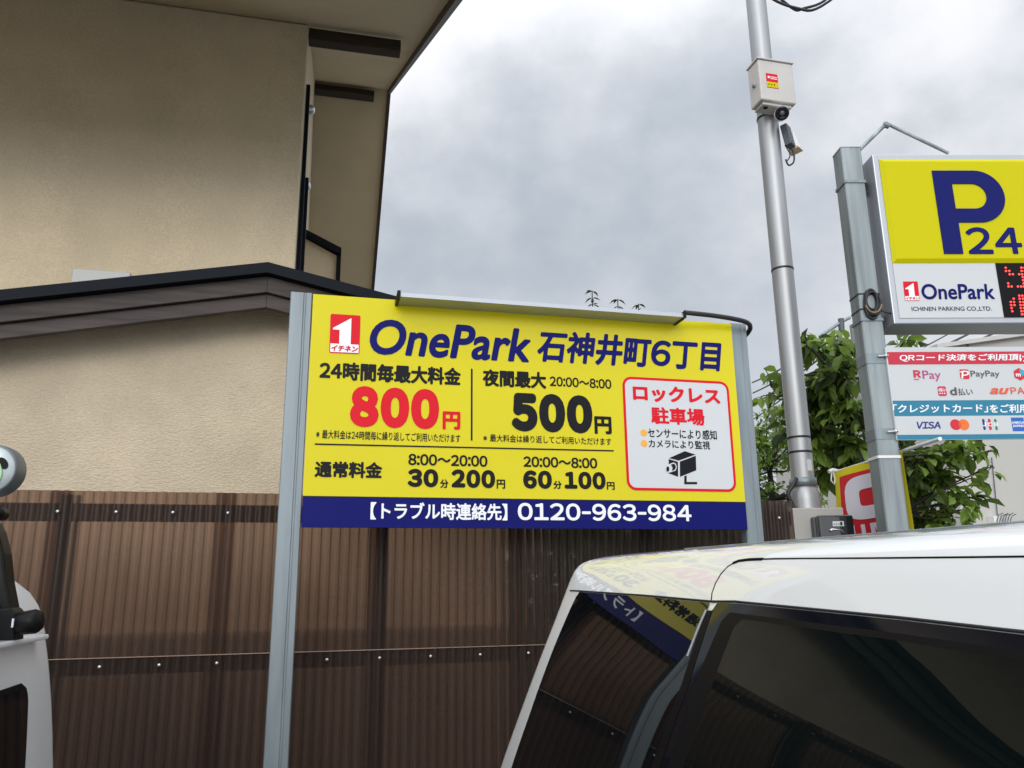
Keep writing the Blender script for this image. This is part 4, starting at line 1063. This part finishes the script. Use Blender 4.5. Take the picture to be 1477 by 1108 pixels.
# ------------------------------------------------------------------ small van at left
LXC = -1.34
LW = [(0.30, .70), (0.6, .745), (1.0, .755), (1.25, .745), (1.40, .735), (1.50, .725), (1.555, .715), (1.575, .712), (1.60, .703), (1.64, .69), (1.70, .64), (1.76, .52), (1.80, .30), (1.81, .0)]
LR = [(0.30, 2.50), (0.6, 2.54), (1.0, 2.52), (1.25, 2.47), (1.40, 2.43), (1.50, 2.40), (1.555, 2.39), (1.575, 2.39), (1.60, 2.39), (1.64, 2.385), (1.70, 2.35), (1.76, 2.22), (1.80, 1.7), (1.81, 1.0)]
lW, lR = smooth_tab(LW), smooth_tab(LR)
LRC = .09
def lside(Y, z, off=0.0):
    wv, yr = interp(lW, z), interp(lR, z); rc = LRC
    if Y <= yr - rc: return Vector((LXC + wv + off, Y, z))
    s_ = min(1, (Y - (yr - rc))/rc); an = math.asin(s_)
    return Vector((LXC + wv - rc + (rc + off)*math.cos(an), yr - rc + (rc + off)*math.sin(an), z))
kv = thing('small_van', (LXC, .7, 0), 'white small van at the left edge with a roof gutter', 'van')
zs2 = [.30, .45, .6, .8, 1.0, 1.12, 1.25, 1.33, 1.40, 1.45, 1.50, 1.53, 1.555, 1.575, 1.60, 1.62, 1.64, 1.67, 1.70, 1.73, 1.76, 1.78, 1.80, 1.806, 1.81]
def lring(z):
    wv, yr = max(.02, interp(lW, z)), interp(lR, z); rc = min(LRC, wv*.5); yf = -1.0 + max(0, z - 1.0)*.25 + max(0, z - 1.7)*3
    pts = []
    for k in range(6): an = R(90*k/5); pts.append((wv - .08*0 - rc + rc*math.sin(an), yf + rc - rc*math.cos(an)))
    for k in range(1, 20): pts.append((wv, yf + rc + (yr - yf - 2*rc)*k/20))
    for k in range(9): an = R(90*k/8); pts.append((wv - rc + rc*math.cos(an), yr - rc + rc*math.sin(an)))
    full = [(LXC + x, y) for x, y in pts] + [(LXC - x, y) for x, y in reversed(pts)]
    return [Vector((x, y, z)) for x, y in full]
rings = [lring(z) for z in zs2]; nn = len(rings[0])
m = MB(); m.add([p for r_ in rings for p in r_], [(i*nn + k, i*nn + (k+1) % nn, (i+1)*nn + (k+1) % nn, (i+1)*nn + k) for i in range(len(rings)-1) for k in range(nn)], True)
m.add(rings[0], [tuple(range(nn))]); m.add(rings[-1], [tuple(range(nn))], True)
build('body', m, MT['van_paint'], kv)
GZ_ = 1.568
m = MB(); m.box((LXC + .70, -.8, GZ_ - .006), (LXC + .745, 2.225, GZ_ + .006)); build('roof_gutter', m, MT['van_paint'], kv, bevel=.004)
def lpatch(y0, y1, z0, z1, r, off):
    rows = []
    for i in range(33):
        z = z0 + (z1 - z0)*i/32; hh = min(z1 - z, z - z0)
        d_ = r - math.sqrt(max(0, r*r - (r - hh)**2)) if hh < r else 0
        rows.append([lside(y1 - d_ + ((y0 + d_) - (y1 - d_))*j/24, z, off) for j in range(25)])
    return MB().grid(rows)
build('window_seal', lpatch(.95, 2.165, 1.02, 1.475, .05, .002), MT['matt_black'], kv)
build('side_window', lpatch(.97, 2.15, 1.035, 1.462, .045, .0035), MT['glass_dark'], kv)
for yy in (-.5, 1.75):
    for sx in (-1, 1):
        c_ = Vector((LXC + sx*.68, yy, .27))
        m = MB(); m.lathe(c_, (sx, 0, 0), [(-.08, .17), (-.07, .255), (-.03, .27), (.04, .27), (.07, .255), (.075, .18)], 24); wh_ = build('wheel', m, MT['tyre'], kv)
        m = MB(); m.lathe(c_, (sx, 0, 0), [(.06, .18), (.07, .17), (.05, .14), (.06, 0)], 18); build('rim', m, MT['alu'], wh_)

# roof carrier foot with knob, and the round lamp on it
GX = LXC + .725
rk = thing('roof_rack', onX(18, 920, GX), 'black roof rack foot with round knob clamped to the white van gutter', 'roof rack')
RY = onX(18, 920, GX).y
PRK = Plane((0, RY, 0), (1, 0, 0), EZ_)
def rq(pts, y0, y1):
    ab = [PRK.ab(*p) for p in pts]; m_ = MB()
    return m_.hexa([(a, RY + y0, b) for a, b in ab], [(a, RY + y1, b) for a, b in ab])
build('upright', rq([(-60, 760), (-4, 752), (4, 768), (12, 800), (16, 840), (24, 882), (8, 890), (-2, 850), (-60, 830)], -.03, .03), MT['black_plastic'], rk, bevel=.006)
build('clamp', rq([(-40, 880), (26, 876), (33, 884), (31, 905), (30, 926), (9, 929), (8, 915), (-40, 918)], -.045, .02), MT['black_plastic'], rk, bevel=.004)
kc = PRK.ab(32, 899); kc = Vector((kc[0], RY - .03, kc[1]))
kd = Vector((.93, -.2, .12)).normalized()
m = MB(); m.lathe(kc, kd, [(0, .0), (0, .020), (.006, .024), (.016, .0245), (.038, .0255), (.046, .022), (.047, 0)], 8); build('knob', m, MT['black_plastic'], rk)
m = MB(); m.box((kc.x - .002, kc.y - .032, kc.z - .006), (kc.x + .002, kc.y - .026, kc.z + .012)); build('latch', m, MT['bolt'], rk)
m = MB(); c_ = PRK.ab(4, 742); m.lathe(Vector((c_[0], RY - .05, c_[1])), (0, 1, 0), [(0, 0), (0, .010), (.008, .014), (.05, .014), (.058, 0)], 16); build('pivot', m, MT['black_plastic'], rk)
RY2 = RY - .03
PL2 = Plane((0, RY2, 0), (1, 0, 0), EZ_)
lc = PL2.ab(-16, 676); rl = PL2.ab(22, 675)[0] - lc[0]
lamp_t = thing('round_lamp', (lc[0], RY2, lc[1]), 'round silver lamp with green lens on the black roof rack', 'lamp')
c_ = Vector((lc[0], RY2, lc[1]))
MT['silver'] = mat('silver_plastic', (0.15, 0.17, 0.185), 0.4, metal=0.3)
MT['face'] = mat('pale_silver_face', (0.40, 0.45, 0.45), 0.35, metal=0.5, var=.12, vscale=30)
m = MB(); m.lathe(c_, (0, 1, 0), [(.0, rl), (-.004, rl*1.02), (0.004, rl*1.06), (.012, rl*1.09), (.055, rl*1.13), (.062, rl*1.08), (.062, 0)], 40); build('housing', m, MT['silver'], lamp_t)
m = MB(); m.lathe(c_, (0, 1, 0), [(-.001, rl), (-.006, rl*.8), (-.008, 0)], 40); build('face', m, MT['face'], lamp_t)
MT['green_lens'] = mat('green_lens', (0.26, 0.46, 0.22), 0.3)
g0 = PL2.ab(0, 684)
m = MB(); gq = [PL2.ab(-10 + 15*math.cos(R(k*15)), 681 + 21*math.sin(R(k*15))) for k in range(24)]; m.hexa([(a, RY2 - .006, b) for a, b in gq], [(a, RY2 - .011, b) for a, b in gq]); build('lens', m, MT['green_lens'], lamp_t)
h0 = PL2.ab(6, 671)
m = MB(); gq = [PL2.ab(6 + 7.5*math.cos(R(k*15)), 669 + 8*math.sin(R(k*15)) + 2.5*math.cos(R(k*15))) for k in range(24)]; m.hexa([(a, RY2 - .007, b) for a, b in gq], [(a, RY2 - .0095, b) for a, b in gq]); build('hole', m, MT['matt_black'], lamp_t)

# ------------------------------------------------------------------ building and overhead lines behind
FBY = 10.5
fb = thing('pale_building', (9, FBY + 2, 0), 'pale grey rendered building at the far right behind the tree', 'building')
PFB = Plane((0, FBY, 0), (1, 0, 0), EZ_)
x0, zt0 = PFB.ab(1352, 504); x1, zt1 = PFB.ab(1477, 486)
sl_ = (zt1 - zt0)/(x1 - x0)
q = [(x0, 0), (x0 + 7, 0), (x0 + 7, zt0 + sl_*4), (x0 + 4, zt0 + sl_*4), (x0, zt0)]
m = MB(); m.hexa([(x, FBY, z) for x, z in q], [(x, FBY + 5, z) for x, z in q]); build('wall', m, MT['far_wall'], fb)
m = MB(); q = [(x0 - .1, zt0 - sl_*.1 + .002), (x0 + 4.0, zt0 + sl_*4 + .002), (x0 + 4.0, zt0 + sl_*4 + .07), (x0 - .1, zt0 - sl_*.1 + .07)]
m.hexa([(x, FBY - .12, z) for x, z in q], [(x, FBY + 5.1, z) for x, z in q]); build('roof', m, MT['box_grey'], fb)
m = MB(); a_ = [PFB.ab(1429, 660), PFB.ab(1437, 740), PFB.ab(1440, 770)]
m.tube([(x, FBY - .02, z) for x, z in a_], .008, 6); build('wall_cable', m, MT['lamp_body'], fb)
# low pale wall and a small meter on it
m = MB(); xm, zm = PFB.ab(1424, 745); m.box((xm, FBY - .12, zm - .3), (xm + .12, FBY - .002, zm)); m2 = build('pipe_box', m, MT['white_plastic'], fb)
m = MB()
for k in range(6): 
    p_ = [PFB.ab(1427 + k*3, 756), PFB.ab(1430 + k*3, 744 + (k % 3)), PFB.ab(1436 + k*3, 741 + (k % 2)*2)]
    m.tube([(x, FBY - .14 - .01*k, z) for x, z in p_], .007, 5)
build('pipes', m, MT['lamp_body'], m2)

UP = CAM + ray(1238, 480)*15.0
up = thing('utility_pole', (UP.x, UP.y, 0), 'grey utility pole with a slanted steel arm behind the square sign pole', 'pole')
build('shaft', MB().tube([(UP.x, UP.y, 0), (UP.x, UP.y, UP.z + .15)], .14, 16), MT['concrete'], up)
PU = Plane((UP.x, UP.y, 0), _r0, EZ_)
q3 = lambda u, v, off=0.0: PU.pt(*PU.ab(u, v), off)
m = MB(); m.tube([q3(1226, 458), q3(1214, 464), q3(1182, 486)], .032, 8); build('arm', m, MT['galv'], up)
m = MB(); m.tube([q3(1213, 460), q3(1214, 478)], .055, 10); m.tube([q3(1211, 486), q3(1211, 496)], .045, 10); build('insulator', m, MT['lamp_body'], up)
lines = [((1216, 479), (1188, 496), (1085, 552), 'power line in the top tier left of the square pole'),
         ((1212, 492), (1186, 510), (1086, 567), 'power line in the second tier left of the square pole'),
         ((1212, 494), (1188, 514), (1087, 583), 'power line in the third tier left of the square pole'),
         ((1212, 505), (1160, 545), (1088, 604), 'power line in the fourth tier left of the square pole'),
         ((1212, 520), (1150, 580), (1092, 628), 'lowest power line left of the square pole'),]
cnt = None
def cable(pts, r_, lab):
    m_ = MB(); A, B__, C__ = pts
    P_ = []
    for k in range(13):
        t_ = k/12; w0 = (1-t_)**2; w2 = t_**2; w1 = 2*t_*(1-t_)
        P_.append(A*w0 + B__*w1 + C__*w2)
    m_.tube(P_, r_, 6); return tag(build('power_line', m_, MT['cable']), lab, 'power line', 'overhead power lines')
for i, (a_, b_, c_, lab) in enumerate(lines):
    d0 = CAM + ray(*a_)*15.0; d2 = CAM + ray(*c_)*(26 + i); d1 = (d0 + d2)/2 - EZ_*.12
    d3 = d2 + (d2 - d0)*1.0
    cable((d0, d1, d2), .022, lab)
for i, (a_, c_, lab) in enumerate((((1268, 516), (1330, 476), 'thin power line between the box sign and the payment board, nearer the pole'), ((1356, 502), (1412, 474), 'thick power line under the box sign, left of the two thick ones'), ((1392, 500), (1447, 474), 'thick power line under the box sign, right of the two thick ones'), ((1330, 502), (1382, 474), 'thin power line under the box sign beside the thick ones'))):
    d0 = CAM + ray(*a_)*13.0; d2 = CAM + ray(*c_)*17
    ext = (d2 - d0); cable((d0 - ext*.4, (d0 + d2)/2 - EZ_*.01, d2 + ext*1.5), .013 if 'thin' in lab else .022, lab)
for i, (pts, lab) in enumerate(((((1060, -60), (1105, -8), (1150, 12), (1185, 9), (1260, -50)), 'drooping dark cable at the top edge right of the round pole'), (((1085, -40), (1140, 10), (1160, 12), (1195, -4), (1230, -60)), 'second drooping cable crossing at the top edge right of the round pole'))):
    m = MB(); m.soft([CAM + ray(*p)*(7.0 + .2*i) for p in pts], .012, 8)
    tag(build('power_line', m, MT['cable']), lab, 'power line', 'overhead power lines')

# ------------------------------------------------------------------ vegetation
def leaf(mb, p, d, n, L_, W__):
    """one folded oval leaf from p along d"""
    d = d.normalized(); s_ = d.cross(n)
    if s_.length < 1e-4: s_ = d.orthogonal()
    s_ = s_.normalized(); n = s_.cross(d)
    fold = n*(W__*.22)
    pts = [p, p + d*L_*.28 + s_*W__*.44 + fold, p + d*L_*.62 + s_*W__*.46 + fold*.9 - n*L_*.04, p + d*L_ - n*L_*.16,
           p + d*L_*.62 - s_*W__*.46 + fold*.9 - n*L_*.04, p + d*L_*.28 - s_*W__*.44 + fold, p + d*L_*.3, p + d*L_*.65 - n*L_*.05]
    mb.add(pts, [(0, 6, 1), (6, 7, 2, 1), (7, 3, 2), (0, 5, 6), (5, 4, 7, 6), (4, 3, 7)], False)
def rv(rnd): 
    while True:
        v = Vector((rnd.uniform(-1, 1), rnd.uniform(-1, 1), rnd.uniform(-1, 1)))
        if 0.02 < v.length < 1: return v.normalized()
MT['leaf_big'] = leaf_mat('broad_leaf', (0.155, 0.265, 0.055), .75, .45)
MT['leaf_fine'] = leaf_mat('bright_shrub_leaf', (0.17, 0.29, 0.05), .5, .4)
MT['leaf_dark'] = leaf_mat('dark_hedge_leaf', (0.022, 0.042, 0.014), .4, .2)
MT['leaf_sap'] = leaf_mat('sapling_leaf', (0.05, 0.085, 0.035), .3, .3)

def tree_px(name, label, depth, trunk_px, blobs, seed, lm, L_, W__, spread, cat='tree', droop=.5, base_z=0.0, trunk_r=.05):
    """blobs = (u, v, radius in metres, depth offset, leaf count): the clumps of the crown with their true sizes"""
    rnd = random.Random(seed)
    b0 = CAM + ray(*trunk_px[0])*depth
    tr = thing(name, (b0.x, b0.y, base_z), label, cat)
    tm = MB(); fm = MB()
    pts = [Vector((b0.x, b0.y, base_z))] + [CAM + ray(*p)*depth for p in trunk_px]
    tm.tube(pts, trunk_r, 10, r1=trunk_r*.45)
    for (u, v, rad, dd, nl) in blobs:
        c = CAM + ray(u, v)*(depth + dd)
        st = min(pts[1:], key=lambda p: (p - c).length)
        mid = (st + c)/2 + rv(rnd)*rad*.2
        tm.tube([st, mid, c], trunk_r*.22, 6, r1=trunk_r*.08)
        nt = max(3, nl//9)
        for k in range(nt):
            d = rv(rnd); e = c + Vector((d.x, d.y, d.z*.85))*rad*rnd.uniform(.35, 1.0)
            tm.tube([c + (e - c)*.1, (c + e)/2 + rv(rnd)*rad*.08, e], trunk_r*.07, 4, r1=trunk_r*.04)
            for j in range(nl//nt):
                t_ = rnd.uniform(.25, 1.05)
                p = c + (e - c)*t_ + rv(rnd)*spread*rnd.random()
                dd_ = (d*.6 + rv(rnd)*.8 + Vector((0, 0, -droop))).normalized()
                nn_ = (Vector((0, 0, 1)) + rv(rnd)*.7).normalized()
                sc_ = rnd.uniform(.4, 1.12)
                leaf(fm, p, dd_, nn_, L_*sc_, W__*sc_)
    build('trunk', tm, MT['bark'], tr)
    build('crown', fm, lm, tr)
    return tr
DT = 5.6
blobs = [(1165, 500, .14, 0, 10), (1190, 530, .2, .1, 28), (1215, 548, .22, 0, 36), (1150, 545, .16, .1, 16), (1130, 545, .14, -.1, 8), (1185, 570, .26, .2, 46), (1225, 590, .28, 0, 60),
         (1145, 588, .2, .2, 14), (1120, 575, .14, 0, 7), (1175, 620, .3, .2, 60), (1230, 640, .35, .1, 90), (1280, 600, .3, .3, 40), (1200, 670, .35, .3, 80), (1260, 690, .35, .3, 70), (1300, 650, .35, .2, 80),
         (1330, 660, .26, 0, 50), (1350, 680, .24, .1, 44), (1375, 665, .2, 0, 22), (1395, 650, .18, -.1, 12), (1410, 655, .16, 0, 8), (1325, 700, .26, .1, 46), (1360, 705, .18, 0, 18), (1385, 720, .16, -.1, 10),
         (1400, 690, .16, -.1, 8), (1340, 735, .24, .1, 34), (1375, 745, .2, 0, 14), (1310, 745, .28, .2, 40), (1300, 500, .08, 0, 5), (1320, 510, .08, 0, 4), (1230, 520, .12, -.1, 10)]
tree_px('broadleaf_tree', 'broad leaved green tree behind the square sign pole and banner', DT, [(1300, 740), (1280, 660), (1240, 600), (1200, 540)], [(a, b, c, d, int(e*1.8)) for a, b, c, d, e in blobs] + [(1160, 490, .16, .1, 30), (1180, 505, .2, .2, 60), (1200, 515, .2, .3, 60), (1215, 500, .12, .1, 24), (1160, 565, .22, .3, 60), (1170, 600, .25, .3, 70), (1195, 640, .3, .4, 70), (1420, 648, .16, 0, 12), (1432, 672, .13, -.1, 8), (1400, 705, .16, 0, 10), (1395, 735, .14, 0, 8), (1105, 570, .12, 0, 8), (1110, 545, .1, 0, 5)], 11, MT['leaf_big'], .135, .074, .06, droop=.5)
rr_ = random.Random(5)
blobs = []
for k in range(40):
    u = rr_.uniform(1060, 1165); v = rr_.uniform(615, 790)
    if u < 1100 and v < 640: continue
    blobs.append((u, v, rr_.uniform(.18, .34), rr_.uniform(-.4, .6), 150))
for p in ((1105, 605), (1095, 625), (1120, 615), (1130, 600)): blobs.append((*p, .2, 0, 60))
tree_px('bright_shrub', 'bright fine leaved green shrub above the fence left of the round pole', 7.2, [(1120, 770), (1115, 720), (1110, 680)], blobs, 12, MT['leaf_fine'], .062, .03, .05, cat='shrub', droop=.1)
# dark evergreen mass behind the right half of the fence and the tree
hd_ = thing('dark_hedge', (3.2, 7.6, 0), 'dark dense evergreen hedge behind the broad leaved tree', 'hedge')
fm = MB(); rnd = random.Random(21)
for k in range(8000):
    near = k % 2 == 0
    x = rnd.uniform(1.06, 2.75) if near else rnd.uniform(2.4, 5.3); hh = 2.75 + .35*math.sin(x*2.1) + .2*math.sin(x*5.3) - max(0, 2.6 - x)*.85 - max(0, x-4.6)*.6
    z = hh*rnd.random()**.6; y = 7.6 + (x-3)*-.1 + rnd.uniform(-.5, .5)*(1 - .3*z/hh)
    if near: z = rnd.uniform(.5, 2.02); y = rnd.uniform(4.35, 4.95)
    leaf(fm, Vector((x, y, z)), rv(rnd) + Vector((0, -.4, -.2)), Vector((0, -.5, 1)) + rv(rnd)*.6, rnd.uniform(.08, .15), rnd.uniform(.05, .085))
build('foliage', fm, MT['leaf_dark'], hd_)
sm = MB()
for k in range(10):
    x = 2.5 + .3*k; sm.tube([(x, 7.6, 0), (x + .05, 7.62, 1.0), (x - .03, 7.58, 1.9)], .025, 6, r1=.008)
build('stems', sm, MT['bark'], hd_)
# sapling whose three tips show above the price board
sp0 = CAM + ray(880, 470)*5.2
sap = thing('sapling', (sp0.x, sp0.y, 0), 'slender sapling whose leafy tips rise above the price board', 'sapling')
tm, fm = MB(), MB(); rnd = random.Random(9)
base = Vector((sp0.x, sp0.y, 0))
for (u, v, vb, n_) in ((854, 419, 470, 5), (891, 431, 478, 3), (921, 438, 480, 2)):
    tip = CAM + ray(u, v)*5.2; low = CAM + ray(u + 2, vb + 40)*5.2
    fork = base + EZ_*(sp0.z - .45)
    tm.tube([base, fork, low, tip], .010, 6, r1=.003)
    ax2 = (tip - low).normalized()
    for k in range(n_ + 3):
        p = tip - ax2*(.008 + .042*k)
        for sgn in (-1, 1):
            leaf(fm, p, _r0*sgn*.9 + EZ_*rnd.uniform(-.55, -.1) + rv(rnd)*.25, EZ_ + rv(rnd)*.3, rnd.uniform(.065, .085)*(.75 + .08*k), .03)
        leaf(fm, p, rv(rnd) - EZ_*.3, EZ_, .04, .02)
build('stem', tm, MT['bark'], sap); build('leaves', fm, MT['leaf_sap'], sap)
